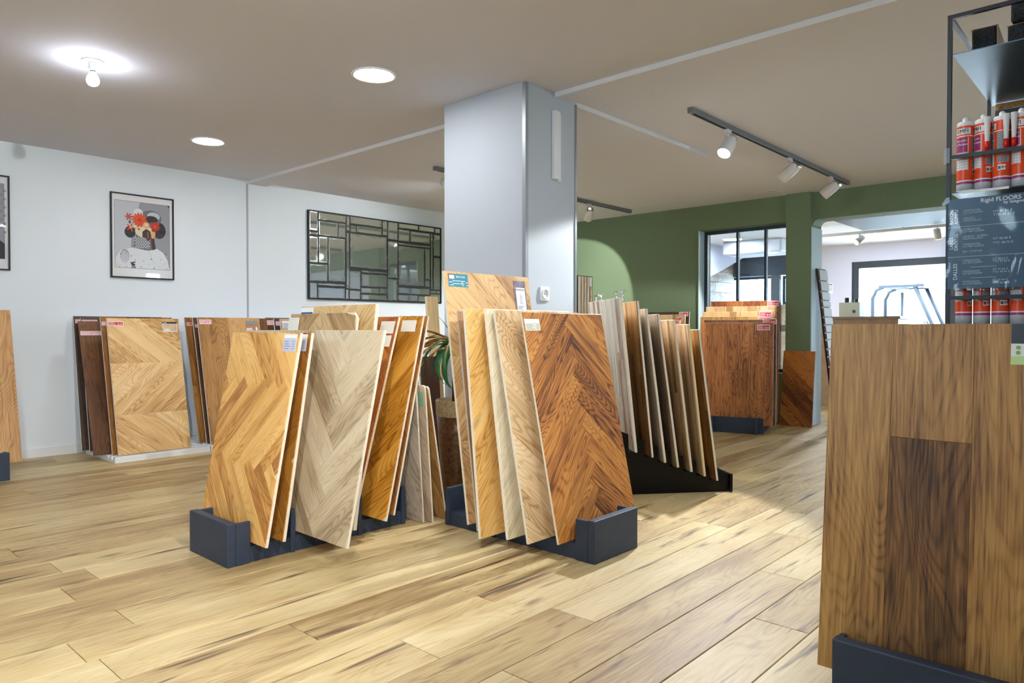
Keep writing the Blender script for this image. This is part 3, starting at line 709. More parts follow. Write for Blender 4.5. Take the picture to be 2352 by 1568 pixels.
for (x0, x1, z0, z1) in MIRROR:
    w_, h_ = x1-x0, z1-z0; g = .003
    # ragged outline: subdivided edges jittered
    pts = []; n = 6
    for i in range(n): pts.append((-w_/2+g+(w_-2*g)*i/n, -h_/2+g+rm.uniform(-.002, .003)))
    for i in range(n): pts.append((w_/2-g+rm.uniform(-.003, .002), -h_/2+g+(h_-2*g)*i/n))
    for i in range(n): pts.append((w_/2-g-(w_-2*g)*i/n, h_/2-g+rm.uniform(-.003, .002)))
    for i in range(n): pts.append((-w_/2+g+rm.uniform(-.002, .003), h_/2-g-(h_-2*g)*i/n))
    MB().prism(pts, 0, .004).build('mirror_pane', M_mir, t, ((x0+x1)/2-5.062, -.0225, (z0+z1)/2-1.827), (PI/2+rm.uniform(-.003, .003), 0, rm.uniform(-.003, .003)))

# ------------------------------------------------------------------ sample panels
def clip(poly, W, L):
    def cut(pts, f, inter):
        out = []
        for i in range(len(pts)):
            a, b = pts[i-1], pts[i]; fa, fb = f(a), f(b)
            if (fa >= 0) != (fb >= 0):
                k = fa/(fa-fb); out.append((a[0]+(b[0]-a[0])*k, a[1]+(b[1]-a[1])*k))
            if fb >= 0: out.append(b)
        return out
    for f in (lambda p: p[0], lambda p: W-p[0], lambda p: p[1], lambda p: L-p[1]):
        if len(poly) < 3: return []
        poly = cut(poly, f, None)
    return poly
def area(p): return .5*sum(p[i-1][0]*p[i][1]-p[i][0]*p[i-1][1] for i in range(len(p)))
def pat_herring(W, L, b, r, rot, ox=0, oy=0):
    out = []; c, s = math.cos(rot), math.sin(rot); N_ = int((W+L)/b)+2*r+4
    def rect(x0, y0, x1, y1, along):
        pts = [((x*c-y*s)*b+ox, (x*s+y*c)*b+oy) for x, y in ((x0, y0), (x1, y0), (x1, y1), (x0, y1))]
        out.append((pts, rot+(0 if along else PI/2)))
    for j in range(-N_, N_):
        for k in range(-N_//r-2, N_//r+3):
            x0 = j+2*r*k; rect(x0, j, x0+r, j+1, True)
            y0 = j-2*r*k-2*r+1; rect(j, y0, j+1, y0+r, False)
    return out
def pat_bands(W, L, bands, pitch, ang, off=0):
    """horizontal bands of slanted strips, the slant alternating (chevron laid on its side)"""
    out = []; y0 = 0; sgn = 1
    for i, h_ in enumerate(bands):
        a = ang[i]; sh = h_/math.tan(a); x = -abs(sh)-pitch*3+off*(i+1)
        while x < W+abs(sh)+pitch:
            out.append(([(x, y0), (x+pitch, y0), (x+pitch+sh, y0+h_), (x+sh, y0+h_)], a)); x += pitch
        y0 += h_
    return out
def pat_cols(W, L, cols, joints):
    out = []; x = 0
    for i, w_ in enumerate(cols):
        ys = [0]+sorted(joints[i] if i < len(joints) else [])+[L]
        for a, b in zip(ys, ys[1:]): out.append(([(x, a), (x+w_, a), (x+w_, b), (x, b)], PI/2))
        x += w_
    return out
def pat_diag(W, L, pitch, ang):
    c, s = math.cos(ang), math.sin(ang); out = []; R_ = W+L; k = -int(R_/pitch)-1
    while k*pitch < R_:
        a, b = k*pitch, (k+1)*pitch
        out.append(([(-R_*c-a*s, -R_*s+a*c), (2*R_*c-a*s, 2*R_*s+a*c), (2*R_*c-b*s, 2*R_*s+b*c), (-R_*c-b*s, -R_*s+b*c)], ang)); k += 1
    return out
def pat_stave(W, L, pitch, ln, rnd):
    out = []; x = 0
    while x < W:
        y = -rnd.uniform(0, ln)
        while y < L: out.append(([(x, y), (x+pitch, y), (x+pitch, y+ln), (x, y+ln)], PI/2)); y += ln
        x += pitch
    return out
def tab(parent, x, y, w_, h_, kind, z=.0):
    """a label glued on the panel face: lower-left corner x,y"""
    mb = MB(); mats = [M_card, M_red, M_pink, M_blue, M_teal, M_ink, M_white, MATS['cream_board'], M_black]
    def R_(u0, v0, u1, v1, mi, k=1): mb.box(x+u0*w_, x+u1*w_, y+v0*h_, y+v1*h_, z+.0008+.0001*k, z+.0011+.0001*k, mi)
    mb.box(x, x+w_, y, y+h_, z, z+.001, 0)
    rr = random.Random(int(x*1000)+int(y*977))
    if kind in ('red', 'pink'):
        R_(.04, .12, .96, .88, 1 if kind == 'red' else 2)
        for k in range(4): R_(.08, .24+k*.15, .08+rr.uniform(.3, .5), .28+k*.15, 6, 2)
        for u in (.62, .8): R_(u, .3, u+.1, .5, 6, 2)
    elif kind == 'slip':
        R_(0, 0, 1, .68, 7); 
        for k in range(4): R_(.06, .12+k*.13, .06+rr.uniform(.35, .55), .15+k*.13, 5, 2); R_(.75, .12+k*.13, .9, .15+k*.13, 5, 2)
    elif kind == 'lavender':
        mats.append(plain('lavender_slip', (196, 200, 222), .5)); R_(.0, .0, 1, .8, 9); R_(0, .74, 1, .80, 7, 2)
        for k in range(4): R_(.1, .14+k*.14, .1+rr.uniform(.3, .5), .17+k*.14, 5, 3); R_(.72, .14+k*.14, .88, .17+k*.14, 5, 3)
    elif kind == 'clearslip':
        R_(.03, .05, .97, .95, 7)
        for k in range(6): R_(.06, .1+k*.14, .94, .13+k*.14, 6, 2)
    elif kind == 'blue':
        R_(.04, .04, .96, .7, 3); 
        for k in range(3): R_(.1, .18+k*.17, .1+rr.uniform(.3, .5), .22+k*.17, 6, 2)
    elif kind == 'woodad':
        mats += [wood('ad_wood', (226, 204, 172), (204, 176, 140), (150, 120, 86), scale=4), M_navy]
        R_(.03, .06, .97, .78, 9); R_(.0, .82, 1, 1, 8); R_(.06, .88, .3, .93, 6, 2); R_(.1, .12, .5, .2, 6, 2); R_(.1, .25, .4, .3, 6, 2)
    elif kind == 'wooda2':
        mats += [wood('ad_wood_b', (214, 168, 130), (190, 140, 104), (140, 96, 66), scale=4), plain('slate_blue', (122, 150, 166), .5)]
        R_(0, .06, 1, 1, 9); R_(0, .72, .9, .95, 10, 2); R_(.06, .12, .55, .2, 6, 2); R_(.06, .24, .5, .32, 6, 2)
        R_(.78, .12, .92, .4, 6, 2)
    return mb.build('price_label', mats, parent)
def panel(label, group, origin, xdir, up, W, L, t_, pat, mat, edge=None, anchor='bl', cap=None, corner=0, face=.0035, base=None, inset=.0016, gap=.0006, nm='sample_panel', alt={}):
    x = Vector(xdir).normalized(); u = Vector(up).normalized(); o = Vector(origin)
    if anchor == 'br': o = o-x*W
    M = frame(o, x, u)
    t = thing(nm, label, 'floor sample', group=group, M=M)
    if corner:
        pl = [(0, 0), (W, 0), (W, L-corner), (W-corner, L), (corner, L), (0, L-corner)]
        MB().prism(pl, -t_, -face).build('board', edge or M_ply, t)
    else:
        MB().box(0, W, 0, L, -t_, -face).build('board', edge or M_ply, t)
    n = 0
    for pts, ang in pat:
        q = clip(pts, W, L)
        if len(q) < 3: continue
        if corner:
            q2 = []
            for p in q:
                p = list(p)
                if p[0]+p[1] > W+L-corner: d = (p[0]+p[1]-(W+L-corner))/2; p[0] -= d; p[1] -= d
                q2.append(tuple(p))
            q = q2
        clean = []
        for p in q:
            if not clean or (abs(p[0]-clean[-1][0])+abs(p[1]-clean[-1][1])) > 1e-4: clean.append(p)
        if len(clean) > 2 and (abs(clean[0][0]-clean[-1][0])+abs(clean[0][1]-clean[-1][1])) < 1e-4: clean.pop()
        if len(clean) < 3: continue
        a_ = area(clean)
        if a_ < 0: clean.reverse(); a_ = -a_
        if a_ < .0004: continue
        cx_ = sum(p[0] for p in clean)/len(clean); cy_ = sum(p[1] for p in clean)/len(clean)
        k = 1-gap/math.sqrt(a_)
        c, s = math.cos(-ang), math.sin(-ang)
        loc = [(((p[0]-cx_)*k*c-(p[1]-cy_)*k*s), ((p[0]-cx_)*k*s+(p[1]-cy_)*k*c)) for p in clean]
        MB().prism(loc, -face, 0, inset=inset if a_ > .002 else 0).build('plank', alt.get(n, mat), t, (cx_, cy_, 0), (0, 0, ang), fix=False)
        n += 1
    return t

NX, PXv, NY = (-1, 0, 0), (1, 0, 0), (0, -1, 0)
rg = random.Random(21)
def wv(l, m, d, **k): return wood('wood_%d' % len(MATS), l, m, d, **k)

# ---- left anthracite rack -------------------------------------------------------------
def rack(name, label, M, length, width, fins, end_h=.19, flange=.066):
    """C-shaped front plate at local x=0, base running along +x, cross plates; width along y"""
    t = thing(name, label, 'display rack', group='anthracite display racks', M=M)
    MB().box(.03, length, .01, width-.01, 0, .07).build('base', M_anth, t, bevel=.003)
    pl = MB(); pl.box(0, .04, 0, width, 0, end_h); pl.box(.04, .04+flange, 0, .018, .0, end_h-.004); pl.box(.04, .04+flange, width-.018, width, .0, end_h-.004)
    pl.build('end_plate', M_anth, t, bevel=.004)
    for x in fins: MB().box(x, x+.024, 0, width, .0, end_h+.008).build('cross_plate', M_anth, t, bevel=.003)
    return t
rack('display_rack', 'anthracite floor rack at left holding honey and pale oak boards', frame((1.428, 2.962, 0), (1, 0, 0), (0, 1, 0)), .98, .375, (.302, .675, .952))
W_honey = wv((240, 192, 118), (220, 164, 88), (168, 110, 50), ring=.3, tone=.8, var=.55, knots=.1, cracks=.15, rough=.42)
W_honey2 = wv((196, 140, 60), (168, 112, 40), (120, 72, 22), ring=.3, var=.4, knots=.1, cracks=.1)
W_pale = wv((222, 206, 176), (202, 182, 148), (152, 130, 100), ring=.2, tone=.8, var=.3, knots=.55, cracks=.25, rough=.5, kcol=(110, 90, 66))
W_gold = wv((222, 168, 74), (198, 138, 46), (146, 90, 22), ring=.5, tone=.7, var=.5, knots=.15, cracks=.15, rough=.4)
W_orng = wv((196, 128, 60), (172, 100, 40), (124, 64, 22), ring=.4, var=.4, knots=.1, cracks=.1)
GL = 'sample boards in the left anthracite rack'
def LP(label, bx, by, tx, tz, W, t_, pat, mat, z0=.09, tw=0, **k):
    up = Vector((tx-bx, 0, tz-z0)); return panel(label, GL, (bx, by, z0), (0, -1, 0), up, W, up.length, t_, pat, mat, anchor='br', **k)
p1 = LP('honey oak herringbone board, frontmost in the left rack', 1.536, 2.843, 1.711, 1.014, .63, .016, pat_herring(.63, .94, .066, 8, PI/4+PI/2, .1, -.02), W_honey)
tab(p1, .505, .855, .108, .078, 'lavender')
p2 = LP('honey oak board whose white edge stands right behind the frontmost left board', 1.634, 2.871, 1.783, 1.014, .63, .018, pat_herring(.63, .94, .066, 8, PI/4+PI/2, .1, .03), W_honey2)
tab(p2, .50, .85, .108, .078, 'lavender')
p3 = LP('wide pale greyed oak herringbone board in the middle of the left rack', 1.765, 2.578, 1.971, 1.026, 1.16, .016, pat_herring(1.16, .96, .152, 5, PI/4, .943, -.25), W_pale)
p8 = LP('beige oak chevron board with cut corners rising above the wide pale board', 1.86, 2.86, 2.03, 1.112, .60, .016, pat_herring(.6, 1.04, .12, 5, PI/4, -.124, .3), wv((206, 178, 136), (184, 152, 106), (136, 104, 68), var=.5, ring=.3, knots=.1, cracks=.1), corner=.03)
tab(p8, -.012, .94, .10, .075, 'clearslip')
p7 = LP('light oak herringbone board with a blue label, tallest in the left rack', 1.95, 2.79, 2.085, 1.152, .66, .022, pat_herring(.66, 1.07, .12, 5, PI/4, .4, .2), wv((226, 196, 146), (206, 172, 118), (160, 122, 76), var=.4, knots=.1, cracks=.1))
tab(p7, .004, .98, .12, .085, 'blue')
p4 = LP('orange brown oak board with two paper slips, right part of the left rack', 2.042, 2.926, 2.33, 1.095, .60, .016, pat_herring(.6, 1.046, .12, 5, PI/4, .2, .2), W_orng)
tab(p4, .47, .955, .115, .066, 'clearslip'); tab(p4, .475, .885, .105, .06, 'clearslip')
p5 = LP('golden oak herringbone board with one paper slip, right end of the left rack', 2.15, 2.808, 2.394, 1.099, .62, .014, pat_herring(.62, 1.04, .092, 6, PI/4, .453, .12), W_gold)
tab(p5, .465, .955, .115, .06, 'clearslip')
p6 = LP('brown edged board at the back end of the left rack behind the golden one', 2.248, 2.872, 2.481, 1.101, .63, .014, pat_herring(.63, 1.04, .13, 5, PI/4, .1, .2), wv((186, 130, 70), (158, 104, 52), (110, 66, 28), knots=.1))
# three short boards leaning against the rack end
GS = 'short boards leaning on the end of the left rack'
gr = [wv((196, 184, 168), (174, 160, 144), (130, 116, 100), knots=.1, cracks=.2), wv((204, 186, 164), (182, 162, 138), (140, 118, 94), knots=.1, cracks=.2), wv((190, 150, 92), (164, 122, 68), (116, 80, 40), knots=.2, cracks=.2)]
for (bx, by, tx, tz, mat, lb) in ((2.471, 2.902, 2.420, .738, gr[0], 'short grey oak board leaning on the rack, leftmost of three'), (2.510, 2.873, 2.457, .733, gr[1], 'short beige oak board with green sticker, middle of three leaning'), (2.605, 2.872, 2.480, .725, gr[2], 'short brown oak board leaning, rightmost of three beside the pot')):
    up = Vector((tx-bx, 0, tz))
    q = panel(lb, GS, (bx, by, 0.001), (0, -1, 0), up, .36, up.length, .013, pat_diag(.36, .75, .09, -PI/4-.3), mat, anchor='br', corner=.012)
    if mat is gr[0]: pass
    if mat is gr[1]:
        mb = MB().box(.31, .345, .62, .70, 0, .001); mb.build('price_label', plain('green_sticker', (120, 170, 140), .5), q)

# ---- middle anthracite rack -----------------------------------------------------------
rack('display_rack', 'anthracite floor rack in the middle holding the dark herringbone board', frame((2.532, 1.826, 0), (0, 1, 0), (-1, 0, 0)) @ Matrix.Translation((0, -.345, 0)), .98, .345, (.61, .94))
GC = 'sample boards in the middle anthracite rack'
def CP(label, bx, by, ty, tz, W, t_, pat, mat, z0=.085, **k):
    up = Vector((0, ty-by, tz-z0)); return panel(label, GC, (bx, by, z0), (1, 0, 0), up, W, up.length, t_, pat, mat, **k)
W_dark = wv((212, 148, 70), (176, 108, 44), (92, 48, 18), ring=.5, fib=.8, tone=.5, var=.5, rings=26, knots=.6, cracks=.45, rough=.4, kcol=(36, 18, 8))
c1 = CP('dark amber oak herringbone board, frontmost in the middle rack', 2.44, 1.948, 2.168, 1.108, .62, .014, pat_herring(.62, 1.045, .088, 6, PI/4, -.013, .06), W_dark)
tab(c1, .005, .96, .105, .055, 'slip')
c2 = CP('light oak chevron board second from the front in the middle rack', 2.356, 2.05, 2.258, 1.118, .62, .016, pat_bands(.62, 1.045, (.5, .5, .5), .14, (-PI/4, PI/4, -PI/4)) if 0 else pat_diag(.62, 1.05, .09, -PI/4+.05), wv((232, 206, 164), (212, 180, 134), (166, 128, 84), ring=.4, var=.45, knots=.1, cracks=.15))
c3 = CP('creamy white oak board third from the front in the middle rack', 2.343, 2.16, 2.301, 1.124, .62, .018, pat_diag(.62, 1.05, .09, PI/4), wv((236, 226, 200), (222, 208, 176), (186, 168, 130), ring=.2, var=.25, knots=.15, cracks=.15))
c4 = CP('yellow oak herringbone board with a knot, fourth in the middle rack', 2.269, 2.26, 2.363, 1.127, .62, .018, pat_diag(.62, 1.05, .13, PI/4+.12), wv((232, 196, 128), (212, 166, 92), (160, 108, 48), ring=.35, var=.5, knots=.55, cracks=.2))
c5 = CP('thin brown board squeezed between the yellow one and the tall one', 2.35, 2.36, 2.498, 1.117, .6, .012, pat_cols(.6, 1.05, (.2, .2, .2), ([.5], [.3], [.6])), wv((176, 132, 88), (148, 106, 68), (100, 66, 38)), edge=M_plygrey)
c6 = CP('tall light oak board with teal label, backmost in the middle rack', 2.398, 2.471, 2.65, 1.322, .635, .016, pat_bands(.635, 1.25, (.40, .42, .5), .15, (PI-PI/4, PI/4, PI-PI/4), .03), wv((230, 194, 140), (210, 168, 112), (164, 118, 70), ring=.35, var=.35, knots=.05, cracks=.2))
mb = MB(); mb.box(.022, .158, 1.172, 1.238, 0, .001, 0); mb.box(.022, .068, 1.206, 1.238, .001, .0015, 1); mb.box(.03, .062, 1.212, 1.23, .0015, .002, 2)
for k, (u0, u1) in enumerate(((.05, .135), (.025, .05), (.11, .122), (.138, .156), (.05, .13), (.03, .055), (.112, .124), (.14, .157))):
    v = (1.200, 1.193, 1.193, 1.193, 1.186, 1.178, 1.178, 1.178)[k]; mb.box(u0, u1, v, v+.0028, .001, .0014, 2)
o = mb.build('price_label', [M_teal, M_pic['mid'], M_white], c6); o['label'] = 'teal label'
text(o, M_white, [('ZEUS HUILE', .074, 1.222, .0125)], .0016, bold=.01)
mb = MB(); M_mar = plain('purple_marble', (120, 104, 122), .5, var=.5, bscale=30); mb.box(.505, .602, 1.02, 1.225, 0, .001, 0); mb.box(.518, .592, 1.04, 1.187, .001, .0015, 1)
for k in range(7): mb.box(.545, .545+rg.uniform(.012, .025), 1.145-k*.008, 1.147-k*.008, .0015, .002, 2)
for k in range(9): mb.box(.525, .525+rg.uniform(.03, .06), 1.084-k*.0045, 1.0855-k*.0045, .0015, .002, 2)
o = mb.build('info_sheet', [M_mar, M_card, M_ink], c6)
text(o, M_ink, [('ELANCYNE', .521, 1.175, .0135)], .0022, bold=.012)

# ---- white slotted racks by the white wall ---------------------------------------------
def slot_rack(x0, x1, label):
    t = thing('slotted_rack', label, 'display rack', (x0, 5.95, 0), 'white slotted racks')
    MB().box(0, x1-x0, 0, .68, 0, .022).build('base', M_trimw, t)
    for k in range(9): MB().box(0, x1-x0, .0+k*.0805, .048+k*.0805 if k else .05, .022, .045).build('rail', M_trimw, t, bevel=.002)
slot_rack(1.985, 2.725, 'white slotted base rack at the wall, leftmost of three')
slot_rack(2.735, 3.475, 'white slotted base rack at the wall, behind the honey board')
slot_rack(3.485, 4.225, 'white slotted base rack at the wall, rightmost of three')
GW = 'sample boards in the white slotted racks'
def WP(label, bx, by, ty, tz, W, t_, pat, mat, z0=.05, **k):
    up = Vector((0, ty-by, tz-z0)); k.setdefault('edge', M_mdf); return panel(label, GW, (bx, by, z0), (1, 0, 0), up, W, up.length, t_, pat, mat, **k)
W_lo = wv((234, 200, 146), (214, 172, 114), (170, 126, 76), ring=.4, tone=.7, var=.6, knots=.1, cracks=.15)
W_dk = wv((128, 84, 44), (98, 60, 28), (58, 34, 16), ring=.3, var=.3, knots=.1)
W_br = wv((168, 112, 48), (140, 88, 32), (96, 56, 18), ring=.3, var=.3, knots=.1)
W_vd = wv((104, 78, 62), (82, 60, 48), (52, 38, 30), ring=.2, var=.2, knots=.1)
a45 = math.radians(42)
w5 = WP('light oak chevron board, front of the white rack on the left', 2.022, 5.985, 6.225, 1.122, .56, .018, pat_bands(.56, 1.11, (.315, .415, .4), .135, (PI-a45, a45, PI-a45), .05), W_lo)
tab(w5, .006, 1.035, .115, .035, 'red'); tab(w5, .425, .985, .118, .085, 'woodad')
w4 = WP('amber brown board just behind the chevron board in the white rack', 2.004, 6.06, 6.31, 1.133, .56, .018, pat_cols(.56, 1.12, (.19, .19, .18), ([.4], [.7], [.3])), W_br)
tab(w4, .006, 1.04, .115, .03, 'pink')
w3 = WP('dark brown board poking out at left of the white rack', 1.90, 6.15, 6.50, 1.099, .56, .018, pat_cols(.56, 1.12, (.28, .28), ([], [])), W_dk, edge=W_dk)
tab(w3, .006, .985, .15, .035, 'pink')
w2 = WP('greyed brown board second from the back of the left white rack', 1.944, 6.38, 6.585, 1.128, .56, .018, pat_cols(.56, 1.12, (.19, .19, .18), ([], [], [])), W_vd)
tab(w2, .006, 1.05, .115, .03, 'pink')
w1 = WP('grey brown board backmost in the left white rack', 1.909, 6.46, 6.65, 1.142, .70, .018, pat_cols(.7, 1.12, (.2, .2, .3), ([.7], [.6], [])), W_vd)
tab(w1, .012, 1.05, .1, .03, 'pink')
v1 = WP('amber board with white edge, backmost of the second white rack', 2.72, 6.14, 6.425, 1.139, .56, .018, pat_cols(.56, 1.13, (.19, .19, .18), ([.5], [], [])), wv((186, 132, 56), (156, 104, 38), (110, 68, 22)))
tab(v1, .012, 1.05, .06, .028, 'red')
v2 = WP('dark brown board in the middle of the second white rack', 2.754, 6.068, 6.335, 1.137, .70, .018, pat_cols(.7, 1.13, (.19, .19, .32), ([], [], [])), W_dk)
tab(v2, .012, 1.03, .06, .028, 'red')
v3 = WP('medium oak plank board, front of the second white rack', 2.754, 5.992, 6.24, 1.139, .575, .018, pat_cols(.575, 1.12, (.1, .17, .17, .135), ([], [], [.7], [])), wv((214, 170, 112), (190, 142, 86), (140, 96, 52), ring=.35, var=.5, knots=.15, cracks=.3))
tab(v3, .012, 1.055, .105, .04, 'pink'); tab(v3, .43, .99, .125, .095, 'wooda2')
u1 = WP('brown board backmost of the third white rack', 3.50, 6.20, 6.44, 1.147, .6, .018, pat_cols(.6, 1.13, (.2, .2, .2), ([], [], [])), W_dk)
tab(u1, .012, 1.05, .1, .045, 'pink')
u2 = WP('dark brown board in the middle of the third white rack', 3.53, 6.11, 6.33, 1.137, .6, .018, pat_cols(.6, 1.13, (.2, .2, .2), ([], [], [])), W_vd)
tab(u2, .012, 1.04, .08, .04, 'pink')
u3 = WP('pale oak board with white slip, front of the third white rack', 3.55, 6.02, 6.25, 1.134, .6, .018, pat_cols(.6, 1.13, (.2, .2, .2), ([], [], [])), wv((222, 192, 150), (204, 170, 126), (156, 118, 78)))
tab(u3, .012, 1.02, .2, .065, 'lavender')
# far left rack and board
rack('display_rack', 'anthracite rack end cut off at the left edge of the photo', frame((1.275, 5.807, 0), (0, 1, 0), (-1, 0, 0)), .75, .345, (.3, .6), flange=.07)
up = Vector((0, .28, 1.07))
fl_ = panel('tall light brown oak plank board at the left edge of the photo', 'sample boards at the left edge', (1.375, 5.93, .10), (1, 0, 0), up, .62, 1.108, .014, pat_cols(.62, 1.11, (.08, .19, .175, .175), ([], [], [.78, .3], [])), wv((222, 178, 122), (200, 152, 96), (150, 104, 60), ring=.25, var=.4, knots=.15, cracks=.3), anchor='br')

# ---- tall boards behind the plant ----------------------------------------------------
up = Vector((.05, .12, 1.272))
panel('tall narrow raw oak board standing behind the potted plant', 'boards standing behind the plant', (3.445, 3.88, .001), (1, -.02, 0), up, .108, up.length, .02, pat_cols(.108, up.length, (.108,), ([],)), wv((238, 212, 164), (222, 190, 138), (180, 142, 94), ring=.15, knots=.15))
q = panel('dark brown board standing low behind the potted plant', 'boards standing behind the plant', (3.26, 3.80, .001), (1, 0, 0), (0, .06, 1), .172, .84, .02, pat_cols(.172, .84, (.172,), ([],)), wv((96, 56, 32), (74, 42, 24), (46, 26, 14)))
panel('reddish brown thin board standing behind the golden board, left of the plant', 'boards standing behind the plant', (3.59, 4.32, .001), (1, 0, 0), (0, .02, 1), .06, 1.137, .02, pat_cols(.06, 1.137, (.06,), ([.4],)), wv((150, 92, 48), (120, 70, 34), (80, 44, 20)))
panel('pale narrow board standing beside the reddish thin board', 'boards standing behind the plant', (3.52, 4.36, .001), (1, 0, 0), (0, .02, 1), .062, 1.137, .02, pat_cols(.062, 1.137, (.062,), ([.6],)), wv((232, 208, 176), (214, 186, 150), (176, 144, 106)))

# ---- black stepped rack ---------------------------------------------------------------
D = Vector((-.772, .635, 0)).normalized(); WD = Vector((D.y, -D.x, 0))   # D: up the steps, WD: away from camera
Mb = frame((4.268, 2.046, 0), D, -WD)   # local x up the steps, y away
t = thing('stepped_rack', 'black stepped display rack right of the dark herringbone board', 'display rack', M=Mb)
OFF = -.06
bot = [(4.191, 2.109, .081), (4.128, 2.161, .111), (4.061, 2.216, .141), (3.992, 2.272, .171), (3.928, 2.325, .203), (3.864, 2.377, .238), (3.784, 2.443, .271)]
top_ = [(4.094, 2.189, 1.028), (4.043, 2.231, 1.061), (3.97, 2.291, 1.088), (3.891, 2.356, 1.123), (3.832, 2.404, 1.156), (3.788, 2.440, 1.204), (3.706, 2.507, 1.225)]
def ztop(x): return .141+.4086*(x-.074)
xs = [(Vector(b)-Vector((4.268, 2.046, 0))).dot(D) for b in bot]
pts = [(-.0, 0), (.80, 0), (.80, ztop(.74)), (.74, ztop(.74))]
for x, b in sorted(zip(xs, bot), reverse=True):
    zz = b[2]-.004; e0 = ztop(x+.026)
    pts += [(x+.026, ztop(x+.026)), (x+.024, zz), (x-.006, zz), (x-.006, ztop(x-.006))]
pts += [(.02, ztop(.02)), (-.012, .112), (-.018, .10)]
Mp = Matrix(((1, 0, 0, 0), (0, 0, -1, 0), (0, 1, 0, 0), (0, 0, 0, 1)))
for y0 in (.0, .68):
    MB().prism(pts, y0, y0+.018, M=Mp).build('side_plate', M_blackgloss, t)
MB().box(-.03, -.012, -.72, .02, 0, .115).build('front_board', M_blackgloss, t, bevel=.005)
MB().box(.01, .79, -.675, -.02, .01, .045).build('base_plate', M_blackgloss, t)
for x, b in zip(xs, bot): MB().box(x-.004, x+.022, -.68, -.018, b[2]-.03, b[2]-.004).build('step_bar', M_blackgloss, t)
GB = 'back-side boards in the black stepped rack'
specs = [((198, 150, 88), (166, 118, 62), (110, 74, 36), .035, 'golden striped back of a short board, frontmost step of the black rack'),
         ((204, 176, 142), (182, 150, 112), (136, 106, 74), .03, 'beige striped board on the second step of the black rack'),
         ((206, 180, 140), (176, 142, 98), (110, 76, 42), .045, 'brown flecked striped board on the third step of the black rack'),
         ((184, 164, 140), (160, 138, 114), (112, 92, 72), 1.0, 'plain grey brown board on the fourth step of the black rack'),
         ((192, 180, 164), (168, 154, 136), (118, 104, 86), .09, 'greyish plank board on the fifth step of the black rack'),
         ((196, 152, 96), (160, 116, 66), (104, 70, 36), .04, 'amber striped board with pale edge on the sixth step of the black rack'),
         ((226, 218, 204), (206, 192, 172), (150, 110, 84), .045, 'whitewashed striped board with red flecks, topmost step of the black rack')]
rs = random.Random(9)
for i, (b, tp, sp) in enumerate(zip(bot, top_, specs)):
    o = Vector(b)+Vector((-.634, -.773, 0))*(-OFF*0); up = Vector(tp)-Vector(b); L_ = up.length
    o = Vector(b)-WD*.055
    Wd = .78; cols = []; js = []; x = 0
    while x < Wd:
        w_ = sp[3]*rs.uniform(.8, 1.25) if sp[3] < .5 else Wd; cols.append(w_); x += w_
        js.append([rs.uniform(.25, .8)*L_] if rs.random() < .45 else [])
    q = panel(sp[4], GB, o, -WD, up, Wd, L_, .016, pat_cols(Wd, L_, cols, js), wv(*sp[:3], ring=.15, fib=.7, tone=.5, var=.75, knots=.15 if i < 6 else .5, cracks=.55, kcol=(110, 66, 40)), edge=M_ply if i != 1 else ply('pale_ply_edge', (232, 212, 160), (190, 160, 110)), anchor='br', inset=.0012)
    if i == 6:
        for xx in (.12, .62):
            mb = MB(); mb.tube([(xx, L_-.02, -.03), (xx, L_+.035, -.03)], .005, 8); mb.tube([(xx+.14, L_-.02, -.03), (xx+.14, L_+.035, -.03)], .005, 8); mb.tube([(xx-.04, L_+.038, -.03), (xx+.18, L_+.038, -.03)], .006, 8)
            h_ = mb.build('handle', M_chrome, q); h_['label'] = 'chrome bar handle'
# slatted acoustic panel
t = thing('acoustic_panel', 'vertical slatted oak acoustic panel with black gaps beside the column', 'wall panel', (4.22, 3.20, 0))
MB().box(0, .185, .0, .012, 0, 1.43).build('felt_backing', M_black, t)
W_slat = wv((244, 228, 198), (230, 208, 174), (196, 168, 130), knots=.05, cracks=.1)
for k in range(5): MB().prism([(-.712, -.0120), (.712, -.0120), (.712, .0120), (-.712, .0120)], 0, .007, inset=.001).build('slat', W_slat, t, (.0155+k*.036, 0, .713), (PI/2, -PI/2, 0))
MB().box(.131, .155, -.0125, -.011, 1.355, 1.42).build('price_label', M_card, t)
MB().box(.02, .15, .012, .25, 0, .02).build('foot', M_black, t)

# ---- dark board rack by the green wall -------------------------------------------------
dv = Vector((.264, -.964, 0)); nb = Vector((.964, .264, 0))   # dv to viewer's right, nb away
Md = frame((6.683, 3.409, 0), nb, -dv) @ Matrix.Translation((0, -.53, 0))
t = thing('display_rack', 'anthracite rack holding dark plank boards by the glazed opening', 'display rack', group='anthracite display racks', M=Md)
MB().box(.0, .024, 0, .53, 0, .157).build('end_plate', M_anth, t, bevel=.003)
for y in (.05, .475): MB().box(-.05, 0, y, y+.02, 0, .162).build('fin', M_anth, t, bevel=.003)
MB().box(.024, .72, .02, .51, 0, .06).build('base', M_anth, t)
GD = 'plank boards in the rack by the glazed opening'
P0 = Vector((6.683, 3.409, 0))
def DP(label, boff, toff, tl, tr, z0, t_, cols, js, mat, lab, edge=None):
    A = Vector(tl); B = Vector(tr); W = (A-B).length
    A = P0+dv*((A-P0).dot(dv))+nb*toff; A.z = (tl[2]+tr[2])/2
    O = A-nb*(toff-boff); O.z = z0
    up = A-O
    q = panel(label, GD, O, dv, up, W, up.length, t_, pat_cols(W, up.length, cols, js), mat, edge=edge or M_mdf)
    tab(q, W-.155 if lab[0] == 0 else W-lab[0], up.length-lab[1], lab[2], .055, 'red')
    return q
W_d1 = wv((202, 134, 78), (166, 104, 58), (92, 54, 32), ring=.4, fib=.8, tone=.5, var=.3, knots=.4, cracks=.5, kcol=(34, 20, 12))
W_d2 = wv((150, 106, 70), (122, 84, 54), (80, 52, 32), ring=.3)
